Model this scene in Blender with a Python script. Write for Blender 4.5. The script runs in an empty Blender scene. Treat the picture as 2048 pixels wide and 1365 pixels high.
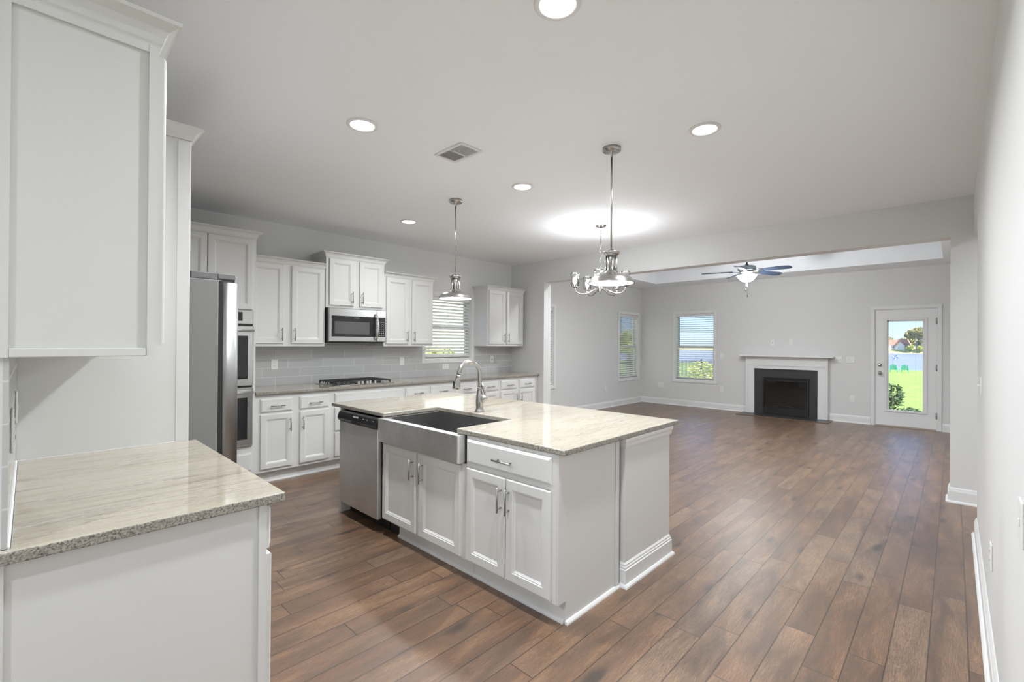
import bpy, bmesh, math, random
from mathutils import Vector, Matrix
PI = math.pi
random.seed(7)
scene = bpy.context.scene
COL = scene.collection

# ------------------------------------------------------------------ camera
YAW, PITCH, ROLL, FPX, HCAM = math.radians(45) - 0.0228, 0.0043, 0.0064, 925.0, 1.408
cam_d = bpy.data.cameras.new('camera')
cam = bpy.data.objects.new('camera', cam_d); COL.objects.link(cam)
cam_d.sensor_width = 36.0; cam_d.sensor_fit = 'HORIZONTAL'
cam_d.lens = FPX * 36.0 / 2048.0
cam_d.clip_start = 0.03; cam_d.clip_end = 900
F0 = Vector((math.cos(YAW), math.sin(YAW), 0)); R0 = Vector((math.sin(YAW), -math.cos(YAW), 0)); U0 = Vector((0, 0, 1))
Fv = F0 * math.cos(PITCH) + U0 * math.sin(PITCH); U2 = U0 * math.cos(PITCH) - F0 * math.sin(PITCH)
Rv = R0 * math.cos(ROLL) + U2 * math.sin(ROLL); Uv = U2 * math.cos(ROLL) - R0 * math.sin(ROLL)
M = Matrix((Rv, Uv, -Fv)).transposed().to_4x4(); M.translation = Vector((0, 0, HCAM))
cam.matrix_world = M
scene.camera = cam

# ------------------------------------------------------------------ world, sun, exposure
scene.view_settings.view_transform = 'Standard'
scene.view_settings.look = 'None'
scene.view_settings.gamma = 1.0
scene.view_settings.use_curve_mapping = False
scene.view_settings.exposure = 0.45
world = bpy.data.worlds.new('sky'); scene.world = world; world.use_nodes = True
nt = world.node_tree; nt.nodes.clear()
wo = nt.nodes.new('ShaderNodeOutputWorld'); bg = nt.nodes.new('ShaderNodeBackground')
tc = nt.nodes.new('ShaderNodeTexCoord'); sp = nt.nodes.new('ShaderNodeSeparateXYZ'); cr = nt.nodes.new('ShaderNodeValToRGB')
nt.links.new(tc.outputs['Generated'], sp.inputs[0]); nt.links.new(sp.outputs['Z'], cr.inputs[0])
nt.links.new(cr.outputs[0], bg.inputs['Color']); nt.links.new(bg.outputs[0], wo.inputs[0])
e = cr.color_ramp.elements
e[0].position = 0.0; e[0].color = (0.50, 0.66, 0.90, 1)
e[1].position = 0.5; e[1].color = (0.24, 0.42, 0.80, 1)
n = e.new(0.07); n.color = (0.36, 0.55, 0.90, 1)
bg.inputs['Strength'].default_value = 1.35
sun_d = bpy.data.lights.new('sun', 'SUN'); sun = bpy.data.objects.new('sun', sun_d); COL.objects.link(sun)
sun_d.energy = 8.0; sun_d.angle = 0.009; sun_d.color = (1.0, 0.95, 0.86)
sun.rotation_euler = (math.radians(42), 0, math.radians(-35))      # shines down towards +Y and +X
LAMP = 1.0        # overall strength of the indoor lamps

# ------------------------------------------------------------------ materials
MATS = {}
def principled(name, color=(0.8, 0.8, 0.8), rough=0.5, metal=0.0, emit=None, estr=0.0, spec=0.5):
    if name in MATS: return MATS[name]
    m = bpy.data.materials.new(name); m.use_nodes = True
    b = m.node_tree.nodes['Principled BSDF']
    b.inputs['Base Color'].default_value = (*color, 1); b.inputs['Roughness'].default_value = rough
    b.inputs['Metallic'].default_value = metal; b.inputs['Specular IOR Level'].default_value = spec
    if emit: b.inputs['Emission Color'].default_value = (*emit, 1); b.inputs['Emission Strength'].default_value = estr
    MATS[name] = m
    return m
def nodes(m): return m.node_tree.nodes, m.node_tree.links, m.node_tree.nodes['Principled BSDF']
def N(ns, typ, **kw):
    x = ns.new(typ)
    for k, v in kw.items(): setattr(x, k, v)
    return x
def math_(ns, ls, op, a, b=None, c=None):
    x = ns.new('ShaderNodeMath'); x.operation = op
    for i, v in enumerate((a, b, c)):
        if v is None: continue
        if isinstance(v, (int, float)): x.inputs[i].default_value = v
        else: ls.new(v, x.inputs[i])
    return x.outputs[0]
def ramp(ns, ls, src, stops, interp='LINEAR'):
    r = ns.new('ShaderNodeValToRGB'); ls.new(src, r.inputs[0]); r.color_ramp.interpolation = interp
    el = r.color_ramp.elements
    while len(el) > 1: el.remove(el[-1])
    el[0].position = stops[0][0]; el[0].color = (*stops[0][1], 1)
    for p, c in stops[1:]:
        k = el.new(p); k.color = (*c, 1)
    return r.outputs[0]
def mix(ns, ls, fac, a, b, blend='MIX'):
    x = ns.new('ShaderNodeMix'); x.data_type = 'RGBA'; x.blend_type = blend
    for i, v in ((0, fac), (6, a), (7, b)):
        if isinstance(v, (int, float)): x.inputs[i].default_value = v
        elif isinstance(v, tuple): x.inputs[i].default_value = (*v, 1)
        else: ls.new(v, x.inputs[i])
    return x.outputs[2]
def wpos(ns, ls, scale=(1, 1, 1), rot=(0, 0, 0)):
    g = ns.new('ShaderNodeNewGeometry'); mp = ns.new('ShaderNodeMapping')
    mp.inputs['Scale'].default_value = scale; mp.inputs['Rotation'].default_value = rot
    ls.new(g.outputs['Position'], mp.inputs[0]); return mp.outputs[0]
def noise(ns, ls, vec, scale, detail=3, rough=0.5, dist=0.0, dim='3D'):
    x = ns.new('ShaderNodeTexNoise'); x.noise_dimensions = dim
    x.inputs['Scale'].default_value = scale; x.inputs['Detail'].default_value = detail
    x.inputs['Roughness'].default_value = rough; x.inputs['Distortion'].default_value = dist
    ls.new(vec, x.inputs['Vector']); return x.outputs['Fac']
def bump(ns, ls, bsdf, h, strength, dist=0.002):
    b = ns.new('ShaderNodeBump'); b.inputs['Strength'].default_value = strength; b.inputs['Distance'].default_value = dist
    ls.new(h, b.inputs['Height']); ls.new(b.outputs[0], bsdf.inputs['Normal'])

def paint(name, col, rough=0.6, bmp=0.05):
    m = principled(name, col, rough, spec=0.3); ns, ls, b = nodes(m)
    bump(ns, ls, b, noise(ns, ls, wpos(ns, ls), 90, 3), bmp, 0.001)
    return m
WALL = paint('wall_paint', (0.71, 0.71, 0.702))
CEIL = paint('ceiling_paint', (0.905, 0.925, 0.95), 0.8, 0.12)
TRIM = principled('trim_white', (0.78, 0.78, 0.775), 0.35)
CAB = principled('cabinet_white', (0.71, 0.71, 0.695), 0.33)
DARKGAP = principled('dark_gap', (0.02, 0.02, 0.02), 0.7)
PLATE = principled('plate_plastic', (0.82, 0.82, 0.80), 0.35)
NICKEL = principled('brushed_nickel', (0.47, 0.46, 0.44), 0.24, 1.0)
PULL = principled('pull_metal', (0.42, 0.42, 0.41), 0.32, 1.0)
CHROME = principled('chrome', (0.85, 0.85, 0.84), 0.08, 1.0)
BLACK = principled('black_plastic', (0.018, 0.018, 0.02), 0.28)
BLACKM = principled('cast_iron', (0.03, 0.03, 0.03), 0.45)
BLKGLASS = principled('black_glass', (0.02, 0.02, 0.022), 0.06)
BLKGLASS2 = principled('smoked_glass', (0.11, 0.11, 0.11), 0.12)
KEYPRINT = principled('key_print', (0.7, 0.7, 0.7), 0.5)
LENS = principled('lamp_lens', (1, 1, 1), 0.4, emit=(1, 0.985, 0.96), estr=6.0)
BULB = principled('lamp_bulb', (1, 1, 1), 0.4, emit=(1, 0.97, 0.92), estr=9.0)
BOWL = principled('frosted_bowl', (1, 1, 1), 0.4, emit=(1, 0.98, 0.95), estr=4.0)
SLAT = principled('blind_slat', (0.86, 0.85, 0.82), 0.45)

def steel(name, col, rough, axis='z', amount=0.12, smudge=0.0):
    m = principled(name, col, rough, 1.0); ns, ls, b = nodes(m)
    sc = {'z': (60, 60, 2), 'x': (2, 60, 60), 'y': (60, 2, 60), 'h': (3, 3, 90)}[axis]
    f = noise(ns, ls, wpos(ns, ls, sc), 6, 2)
    r = math_(ns, ls, 'MULTIPLY_ADD', f, amount, rough - amount / 2)
    if smudge:
        s = noise(ns, ls, wpos(ns, ls), 6, 6, 0.65)
        s2 = ramp(ns, ls, s, [(0.42, (0, 0, 0)), (0.62, (1, 1, 1))])
        r = math_(ns, ls, 'MULTIPLY_ADD', s2, smudge, r)
        ls.new(mix(ns, ls, s2, col, tuple(min(1, c * 1.10) for c in col)), b.inputs['Base Color'])
    ls.new(r, b.inputs['Roughness'])
    return m
STEEL = steel('stainless', (0.60, 0.60, 0.59), 0.25, 'h', 0.05)
STEELV = steel('stainless_door', (0.34, 0.34, 0.335), 0.42, 'h', 0.05)
STEELDW = steel('stainless_dishwasher', (0.66, 0.66, 0.655), 0.42, 'z', 0.06, 0.05)
STEELSINK = steel('stainless_sink', (0.80, 0.80, 0.79), 0.34, 'y', 0.04, 0.04)
FRSIDE = principled('fridge_side', (0.22, 0.22, 0.213), 0.5)
ns, ls, b = nodes(FRSIDE); bump(ns, ls, b, noise(ns, ls, wpos(ns, ls), 260, 2), 0.25, 0.001)

def glass(name='window_glass', tint=(1, 1, 1), refl=0.08):
    m = bpy.data.materials.new(name); m.use_nodes = True; ns = m.node_tree.nodes; ls = m.node_tree.links
    ns.remove(ns['Principled BSDF']); o = ns['Material Output']
    t = ns.new('ShaderNodeBsdfTransparent'); t.inputs[0].default_value = (*tint, 1)
    g = ns.new('ShaderNodeBsdfGlossy'); g.inputs['Roughness'].default_value = 0.02
    lw = ns.new('ShaderNodeLayerWeight'); lw.inputs['Blend'].default_value = 0.15
    k = math_(ns, ls, 'MULTIPLY_ADD', lw.outputs['Fresnel'], 0.8, refl * 0.4)
    mx = ns.new('ShaderNodeMixShader'); ls.new(k, mx.inputs[0]); ls.new(t.outputs[0], mx.inputs[1]); ls.new(g.outputs[0], mx.inputs[2])
    ls.new(mx.outputs[0], o.inputs[0]); return m
GLASS = glass()
SEEDED = glass('seeded_glass', (0.99, 1.0, 1.0), 0.12)
FGLASS = glass('firebox_glass', (0.55, 0.55, 0.55), 0.12)

# granite ------------------------------------------------------------
def granite(name, edge=False, dark=False):
    m = principled(name, (0.6, 0.55, 0.47), 0.055); ns, ls, b = nodes(m)
    v = wpos(ns, ls); sv = wpos(ns, ls, (1.1, 9.0, 4.0), (0, 0, math.radians(24)))
    f1 = noise(ns, ls, sv, 1.5, 8, 0.62, 1.4)
    f2 = noise(ns, ls, sv, 5.5, 9, 0.72, 2.2)
    sp_ = noise(ns, ls, v, 190, 3, 0.6)
    sp2 = noise(ns, ls, v, 70, 4, 0.7)
    if dark:
        c = mix(ns, ls, ramp(ns, ls, sp_, [(0.4, (0, 0, 0)), (0.65, (1, 1, 1))]), (0.020, 0.020, 0.021), (0.075, 0.077, 0.08))
        b.inputs['Roughness'].default_value = 0.35
    elif edge:
        c = mix(ns, ls, ramp(ns, ls, sp_, [(0.38, (0, 0, 0)), (0.62, (1, 1, 1))]), (0.10, 0.09, 0.075), (0.46, 0.43, 0.37))
        c = mix(ns, ls, ramp(ns, ls, sp2, [(0.45, (0, 0, 0)), (0.7, (1, 1, 1))]), c, (0.34, 0.32, 0.28))
        b.inputs['Roughness'].default_value = 0.3
    else:
        c = ramp(ns, ls, f1, [(0.28, (0.29, 0.25, 0.20)), (0.40, (0.41, 0.365, 0.29)), (0.52, (0.46, 0.415, 0.34)), (0.60, (0.40, 0.36, 0.295)), (0.72, (0.49, 0.46, 0.40))])
        vein = ramp(ns, ls, f2, [(0.40, (1, 1, 1)), (0.47, (0, 0, 0)), (0.53, (0, 0, 0)), (0.60, (0.5, 0.5, 0.5)), (0.66, (0, 0, 0))])
        gate = ramp(ns, ls, noise(ns, ls, sv, 0.9, 3), [(0.46, (0.05, 0.05, 0.05)), (0.6, (0.75, 0.75, 0.75))])
        c = mix(ns, ls, math_(ns, ls, 'MULTIPLY', vein, gate), c, (0.19, 0.16, 0.13))
        c = mix(ns, ls, ramp(ns, ls, sp_, [(0.56, (0, 0, 0)), (0.72, (0.55, 0.55, 0.55))]), c, (0.36, 0.31, 0.26))
        c = mix(ns, ls, ramp(ns, ls, sp2, [(0.55, (0, 0, 0)), (0.75, (0.5, 0.5, 0.5))]), c, (0.60, 0.56, 0.49))
    ls.new(c, b.inputs['Base Color'])
    return m
GRAN = granite('granite_top'); GRANE = granite('granite_edge', edge=True); GRANB = granite('granite_black', dark=True)

# wood floor -----------------------------------------------------------
def wood_floor():
    m = principled('floor_planks', (0.2, 0.12, 0.08), 0.3); ns, ls, b = nodes(m)
    g = ns.new('ShaderNodeNewGeometry'); s = ns.new('ShaderNodeSeparateXYZ'); ls.new(g.outputs['Position'], s.inputs[0])
    X, Y = s.outputs['X'], s.outputs['Y']
    yr = math_(ns, ls, 'DIVIDE', math_(ns, ls, 'SUBTRACT', Y, 0.083), 0.1325)
    row = math_(ns, ls, 'FLOOR', yr)
    wn = ns.new('ShaderNodeTexWhiteNoise'); wn.noise_dimensions = '1D'; ls.new(row, wn.inputs['W'])
    xr = math_(ns, ls, 'DIVIDE', math_(ns, ls, 'ADD', X, math_(ns, ls, 'MULTIPLY', wn.outputs['Value'], 3.1)), 1.02)
    idx = math_(ns, ls, 'FLOOR', xr)
    cb = ns.new('ShaderNodeCombineXYZ'); ls.new(row, cb.inputs[0]); ls.new(idx, cb.inputs[1])
    w2 = ns.new('ShaderNodeTexWhiteNoise'); w2.noise_dimensions = '2D'; ls.new(cb.outputs[0], w2.inputs['Vector'])
    rnd = w2.outputs['Value']
    off = ns.new('ShaderNodeVectorMath'); off.operation = 'MULTIPLY_ADD'
    ls.new(w2.outputs['Color'], off.inputs[0]); off.inputs[1].default_value = (13, 7, 5); ls.new(g.outputs['Position'], off.inputs[2])
    def mp(scale):
        q = ns.new('ShaderNodeMapping'); q.inputs['Scale'].default_value = scale; ls.new(off.outputs[0], q.inputs[0]); return q.outputs[0]
    big = noise(ns, ls, mp((1.3, 6, 1)), 1.6, 4, 0.55, 0.6)
    gr = noise(ns, ls, mp((1.0, 14, 1)), 3.2, 6, 0.6, 1.6)          # cathedral grain
    fine = noise(ns, ls, mp((3, 90, 1)), 5, 3, 0.6, 0.2)
    wv = math_(ns, ls, 'FRACT', math_(ns, ls, 'MULTIPLY', gr, 11))
    rings = math_(ns, ls, 'ABSOLUTE', math_(ns, ls, 'SUBTRACT', wv, 0.5))
    base = ramp(ns, ls, rnd, [(0.0, (0.200, 0.104, 0.055)), (0.3, (0.280, 0.160, 0.088)), (0.55, (0.235, 0.126, 0.072)), (0.8, (0.345, 0.212, 0.123)), (1.0, (0.265, 0.178, 0.122))])
    c = mix(ns, ls, ramp(ns, ls, big, [(0.34, (0.85, 0.85, 0.85)), (0.56, (0, 0, 0))]), base, (0.110, 0.070, 0.047))
    c = mix(ns, ls, ramp(ns, ls, big, [(0.55, (0, 0, 0)), (0.75, (0.75, 0.75, 0.75))]), c, (0.42, 0.25, 0.14))
    c = mix(ns, ls, ramp(ns, ls, rings, [(0.0, (0.8, 0.8, 0.8)), (0.26, (0, 0, 0))]), c, (0.085, 0.050, 0.034))
    c = mix(ns, ls, ramp(ns, ls, fine, [(0.40, (0.55, 0.55, 0.55)), (0.58, (0, 0, 0))]), c, (0.105, 0.064, 0.042))
    vo = ns.new('ShaderNodeTexVoronoi'); ls.new(mp((1.5, 4.0, 1)), vo.inputs['Vector']); vo.inputs['Scale'].default_value = 1.5
    kd = math_(ns, ls, 'ADD', vo.outputs['Distance'], math_(ns, ls, 'MULTIPLY', math_(ns, ls, 'SUBTRACT', big, 0.5), 0.35))
    c = mix(ns, ls, ramp(ns, ls, kd, [(0.06, (0.9, 0.9, 0.9)), (0.20, (0, 0, 0))]), c, (0.050, 0.034, 0.028))
    # seams
    fy = math_(ns, ls, 'FRACT', yr); dy = math_(ns, ls, 'MULTIPLY', math_(ns, ls, 'MINIMUM', fy, math_(ns, ls, 'SUBTRACT', 1.0, fy)), 0.1325)
    fx = math_(ns, ls, 'FRACT', xr); dx = math_(ns, ls, 'MULTIPLY', math_(ns, ls, 'MINIMUM', fx, math_(ns, ls, 'SUBTRACT', 1.0, fx)), 1.02)
    dd = math_(ns, ls, 'MINIMUM', dy, dx)
    seam = ramp(ns, ls, dd, [(0.0, (1, 1, 1)), (0.0010, (0.9, 0.9, 0.9)), (0.0017, (0, 0, 0))])
    c = mix(ns, ls, math_(ns, ls, 'MULTIPLY', seam, 0.95), c, (0.02, 0.013, 0.010))
    ls.new(c, b.inputs['Base Color'])
    ls.new(math_(ns, ls, 'MULTIPLY_ADD', fine, 0.16, 0.27), b.inputs['Roughness'])
    h = math_(ns, ls, 'ADD', math_(ns, ls, 'MULTIPLY', rings, 0.4), math_(ns, ls, 'MULTIPLY_ADD', seam, -1.0, fine))
    bump(ns, ls, b, h, 0.28, 0.0012)
    b.inputs['Specular IOR Level'].default_value = 0.75
    b.inputs['Coat Weight'].default_value = 0.45; b.inputs['Coat Roughness'].default_value = 0.40
    return m
FLOORM = wood_floor()

# backsplash tile, running along world axis 'X' or 'Y'
def tile_mat(name, ax, x0):
    m = principled(name, (0.36, 0.37, 0.37), 0.08); ns, ls, b = nodes(m)
    g = ns.new('ShaderNodeNewGeometry'); s = ns.new('ShaderNodeSeparateXYZ'); ls.new(g.outputs['Position'], s.inputs[0])
    zr = math_(ns, ls, 'DIVIDE', math_(ns, ls, 'SUBTRACT', s.outputs['Z'], 1.0090), 0.1005)
    row = math_(ns, ls, 'FLOOR', zr)
    xr = math_(ns, ls, 'DIVIDE', math_(ns, ls, 'ADD', math_(ns, ls, 'SUBTRACT', s.outputs[ax], x0), math_(ns, ls, 'MULTIPLY', row, 0.135)), 0.405)
    idx = math_(ns, ls, 'FLOOR', xr)
    fz = math_(ns, ls, 'FRACT', zr); dz = math_(ns, ls, 'MULTIPLY', math_(ns, ls, 'MINIMUM', fz, math_(ns, ls, 'SUBTRACT', 1.0, fz)), 0.1005)
    fx = math_(ns, ls, 'FRACT', xr); dx = math_(ns, ls, 'MULTIPLY', math_(ns, ls, 'MINIMUM', fx, math_(ns, ls, 'SUBTRACT', 1.0, fx)), 0.405)
    d = math_(ns, ls, 'MINIMUM', dz, dx)
    grout = ramp(ns, ls, d, [(0.0, (1, 1, 1)), (0.0012, (1, 1, 1)), (0.0022, (0, 0, 0))])
    cb = ns.new('ShaderNodeCombineXYZ'); ls.new(row, cb.inputs[0]); ls.new(idx, cb.inputs[1])
    w2 = ns.new('ShaderNodeTexWhiteNoise'); w2.noise_dimensions = '2D'; ls.new(cb.outputs[0], w2.inputs['Vector'])
    tint = ramp(ns, ls, w2.outputs['Value'], [(0, (0.49, 0.495, 0.495)), (1, (0.55, 0.555, 0.555))])
    ls.new(mix(ns, ls, grout, tint, (0.72, 0.72, 0.71)), b.inputs['Base Color'])
    ls.new(math_(ns, ls, 'MULTIPLY_ADD', grout, 0.5, 0.10), b.inputs['Roughness'])
    bump(ns, ls, b, ramp(ns, ls, d, [(0.0, (0, 0, 0)), (0.003, (1, 1, 1))]), 0.4, 0.001)
    return m
TILE = tile_mat('backsplash_tile', 'X', 2.598); TILEL = tile_mat('backsplash_tile_left', 'Y', 1.9)

# ------------------------------------------------------------------ mesh building
class MB:
    """collects shapes in world (or local) coordinates and links them as one mesh"""
    def __init__(s): s.v = []; s.f = []; s.mi = []; s.sm = []; s.mats = []
    def _m(s, mat):
        if mat not in s.mats: s.mats.append(mat)
        return s.mats.index(mat)
    def add(s, verts, faces, mat=None, smooth=False):
        o = len(s.v); s.v += [tuple(p) for p in verts]
        k = s._m(mat) if mat else 0
        for f in faces: s.f.append([i + o for i in f]); s.mi.append(k); s.sm.append(smooth)
        return s
    def box(s, x0, x1, y0, y1, z0, z1, bev=0.0, mat=None, seg=1):
        if x0 > x1: x0, x1 = x1, x0
        if y0 > y1: y0, y1 = y1, y0
        if z0 > z1: z0, z1 = z1, z0
        if bev <= 0:
            vs = [(x0, y0, z0), (x1, y0, z0), (x1, y1, z0), (x0, y1, z0), (x0, y0, z1), (x1, y0, z1), (x1, y1, z1), (x0, y1, z1)]
            return s.add(vs, [(3, 2, 1, 0), (4, 5, 6, 7), (0, 1, 5, 4), (1, 2, 6, 5), (2, 3, 7, 6), (3, 0, 4, 7)], mat)
        bm = bmesh.new(); bmesh.ops.create_cube(bm, size=1)
        for v in bm.verts: v.co = Vector(((x0 + x1) / 2 + v.co.x * (x1 - x0), (y0 + y1) / 2 + v.co.y * (y1 - y0), (z0 + z1) / 2 + v.co.z * (z1 - z0)))
        bmesh.ops.bevel(bm, geom=list(bm.edges), offset=min(bev, (x1 - x0) * .45, (y1 - y0) * .45, (z1 - z0) * .45), segments=seg, affect='EDGES', profile=0.5)
        return s.frombm(bm, mat, seg > 1)
    def frombm(s, bm, mat=None, smooth=False):
        bm.verts.index_update()
        s.add([v.co[:] for v in bm.verts], [[v.index for v in f.verts] for f in bm.faces], mat, smooth); bm.free(); return s
    def tube(s, pts, r, seg=12, mat=None, cap=True, closed=False):
        """pts: list of points; r: radius or list of radii"""
        P = [Vector(p) for p in pts]; n_ = len(P); R = r if isinstance(r, (list, tuple)) else [r] * n_
        up = None; vs = []; fs = []
        for i in range(n_):
            if closed: t = (P[(i + 1) % n_] - P[i - 1])
            else: t = P[min(i + 1, n_ - 1)] - P[max(i - 1, 0)]
            t.normalize()
            if up is None:
                a = Vector((0, 0, 1)) if abs(t.z) < 0.9 else Vector((1, 0, 0))
                up = (a - t * a.dot(t)).normalized()
            else:
                up = (up - t * up.dot(t)).normalized()
            sd = t.cross(up)
            for k in range(seg):
                an = 2 * PI * k / seg; vs.append(P[i] + (up * math.cos(an) + sd * math.sin(an)) * R[i])
        m_ = n_ if closed else n_ - 1
        for i in range(m_):
            j = (i + 1) % n_
            for k in range(seg):
                k2 = (k + 1) % seg; fs.append((i * seg + k, j * seg + k, j * seg + k2, i * seg + k2))
        if cap and not closed:
            fs.append(tuple(range(seg))); fs.append(tuple((n_ - 1) * seg + k for k in reversed(range(seg))))
        return s.add(vs, fs, mat, True)
    def lathe(s, prof, c=(0, 0, 0), seg=32, mat=None, axis='z', smooth=True):
        """prof: list of (radius, height)"""
        vs = []; fs = []
        for r, h in prof:
            for k in range(seg):
                a = 2 * PI * k / seg; p = (r * math.cos(a), r * math.sin(a), h)
                if axis == 'x': p = (p[2], p[0], p[1])
                if axis == 'y': p = (p[0], p[2], p[1])
                vs.append((c[0] + p[0], c[1] + p[1], c[2] + p[2]))
        for i in range(len(prof) - 1):
            for k in range(seg):
                k2 = (k + 1) % seg; fs.append((i * seg + k, i * seg + k2, (i + 1) * seg + k2, (i + 1) * seg + k))
        if prof[0][0] > 1e-6: fs.append(tuple(reversed(range(seg))))
        if prof[-1][0] > 1e-6: fs.append(tuple((len(prof) - 1) * seg + k for k in range(seg)))
        return s.add(vs, fs, mat, smooth)
    def prism(s, poly, h0, h1, axis='z', mat=None, bev=0.0, smooth=False):
        """poly: list of 2D points; extruded along axis"""
        def P(a, b, h): return {'z': (a, b, h), 'x': (h, a, b), 'y': (a, h, b)}[axis]
        bm = bmesh.new()
        lo = [bm.verts.new(P(a, b, h0)) for a, b in poly]; hi = [bm.verts.new(P(a, b, h1)) for a, b in poly]
        n_ = len(poly)
        bm.faces.new(lo); bm.faces.new(hi)
        for i in range(n_): bm.faces.new((lo[i], lo[(i + 1) % n_], hi[(i + 1) % n_], hi[i]))
        bmesh.ops.recalc_face_normals(bm, faces=bm.faces)
        if bev: bmesh.ops.bevel(bm, geom=list(bm.edges), offset=bev, segments=2, affect='EDGES', profile=0.5)
        return s.frombm(bm, mat, smooth)
    def rings(s, x0, x1, z0, z1, loops, mat=None, fill=True):
        """rectangular face built of nested rectangles; loops = [(inset, y), ...]"""
        vs = []; fs = []
        for ins, y in loops:
            vs += [(x0 + ins, y, z0 + ins), (x1 - ins, y, z0 + ins), (x1 - ins, y, z1 - ins), (x0 + ins, y, z1 - ins)]
        for i in range(len(loops) - 1):
            for k in range(4):
                k2 = (k + 1) % 4; fs.append((i * 4 + k, i * 4 + k2, i * 4 + 4 + k2, i * 4 + 4 + k))
        if fill: j = (len(loops) - 1) * 4; fs.append((j, j + 1, j + 2, j + 3))
        fs.append((3, 2, 1, 0))
        return s.add(vs, fs, mat)
    def sweep(s, path, prof, mat=None, close_back=True):
        """mitred moulding: path = polyline of (x, y) (outer side is to the right of travel), prof = [(out, z)]"""
        n_ = len(path); dirs = [(Vector(path[i + 1]) - Vector(path[i])).normalized() for i in range(n_ - 1)]
        vs = []; fs = []; m_ = len(prof)
        for i in range(n_):
            d0 = dirs[max(i - 1, 0)]; d1 = dirs[min(i, n_ - 2)]
            n0 = Vector((d0.y, -d0.x)); n1 = Vector((d1.y, -d1.x)); nn = n0 + n1
            nn = nn / nn.dot(n0) if nn.dot(n0) > 1e-6 else n0
            for o, z in prof: vs.append((path[i][0] + nn.x * o, path[i][1] + nn.y * o, z))
        for i in range(n_ - 1):
            for k in range(m_ - 1): fs.append((i * m_ + k, (i + 1) * m_ + k, (i + 1) * m_ + k + 1, i * m_ + k + 1))
            if close_back: fs.append((i * m_ + m_ - 1, (i + 1) * m_ + m_ - 1, (i + 1) * m_, i * m_))
        fs.append(tuple(reversed(range(m_)))); fs.append(tuple((n_ - 1) * m_ + k for k in range(m_)))
        return s.add(vs, fs, mat)
    def build(s, name, mat=None, parent=None, local=False, fixn=True):
        me = bpy.data.meshes.new(name)
        off = Vector((0, 0, 0)); rz = 0
        o = bpy.data.objects.new(name, me); COL.objects.link(o)
        vs = s.v
        if parent is not None:
            o.parent = parent
            if not local:
                r = parent
                while r.parent: r = r.parent
                Minv = Matrix.LocRotScale(r.location, r.rotation_euler, None).inverted()
                vs = [tuple(Minv @ Vector(p)) for p in vs]
        me.from_pydata(vs, [], s.f)
        mats = list(s.mats)
        if not mats: mats = [mat or TRIM]
        for m_ in mats: me.materials.append(m_)
        me.polygons.foreach_set('material_index', s.mi); me.polygons.foreach_set('use_smooth', s.sm)
        if fixn:
            bm = bmesh.new(); bm.from_mesh(me); bmesh.ops.recalc_face_normals(bm, faces=bm.faces); bm.to_mesh(me); bm.free()
        me.update()
        return o

def tag(o, label, cat, group=None, kind=None):
    if label: o['label'] = label
    if cat: o['category'] = cat
    if group: o['group'] = group
    if kind: o['kind'] = kind
    return o
def thing(name, label, cat, loc=(0, 0, 0), rz=0.0, group=None, kind=None):
    o = bpy.data.objects.new(name, None); COL.objects.link(o); o.empty_display_size = 0.05
    o.location = loc; o.rotation_euler = (0, 0, rz)
    return tag(o, label, cat, group, kind)
def struct(name, mb, mat, label=None):
    o = mb.build(name, mat); o['kind'] = 'structure'
    if label: o['label'] = label
    return o
def copy_tree(o, parent=None):
    c = o.copy(); COL.objects.link(c)
    if parent: c.parent = parent
    for ch in [x for x in bpy.data.objects if x.parent == o]: copy_tree(ch, c)
    return c

# ------------------------------------------------------------------ dimensions (metres)
H = 2.743; XF = 10.34; YB = 5.52; XP = 5.756; XP2 = 5.93; YR = -0.126; XL = -0.04
TRAY = (6.62, 9.62, 0.12, 4.78, 3.005)
BEAMZ = 2.393
CT = 0.914

# ------------------------------------------------------------------ room shell
def wall_x(mb, x0, x1, y0, y1, holes, z0=0.0, z1=H):
    """wall running along X; holes = [(xa, xb, za, zb)]"""
    cuts = sorted(holes); x = x0
    for xa, xb, za, zb in cuts:
        mb.box(x, xa, y0, y1, z0, z1)
        if za > z0: mb.box(xa, xb, y0, y1, z0, za)
        if zb < z1: mb.box(xa, xb, y0, y1, zb, z1)
        x = xb
    mb.box(x, x1, y0, y1, z0, z1)
def wall_y(mb, x0, x1, y0, y1, holes, z0=0.0, z1=H):
    cuts = sorted(holes); y = y0
    for ya, yb, za, zb in cuts:
        mb.box(x0, x1, y, ya, z0, z1)
        if za > z0: mb.box(x0, x1, ya, yb, z0, za)
        if zb < z1: mb.box(x0, x1, ya, yb, zb, z1)
        y = yb
    mb.box(x0, x1, y, y1, z0, z1)
WZ = (0.60, 2.095)
WIN_K = (3.955, 4.83, 1.165, 2.10)                    # kitchen window opening
WIN_A = (6.045, 6.92, *WZ)                             # living room side windows
WIN_B = (9.315, 10.19, *WZ)
WIN_F = (3.785, 4.65, *WZ)                             # living room end wall
DOOR = (0.195, 1.012, 0.0, 2.04)
mb = MB(); wall_x(mb, -0.16, XF, YB, YB + 0.15, [WIN_K, WIN_A, WIN_B]); struct('wall_back', mb, WALL)
mb = MB(); wall_y(mb, XF, XF + 0.15, -0.72, YB + 0.15, [DOOR, WIN_F]); struct('wall_far', mb, WALL)
mb = MB(); wall_y(mb, XP, XP2, -2.2, YB, [(0.024, 4.79, 0.0, BEAMZ)]); struct('wall_middle', mb, WALL)
mb = MB(); mb.box(-3.4, 4.86, YR - 0.12, YR, 0, H); mb.box(4.86, XP, YR - 0.12, YR, 2.39, H); struct('wall_right', mb, WALL)
mb = MB(); mb.box(XL - 0.12, XL, 1.613, YB, 0, H); struct('wall_left', mb, WALL)
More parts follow.
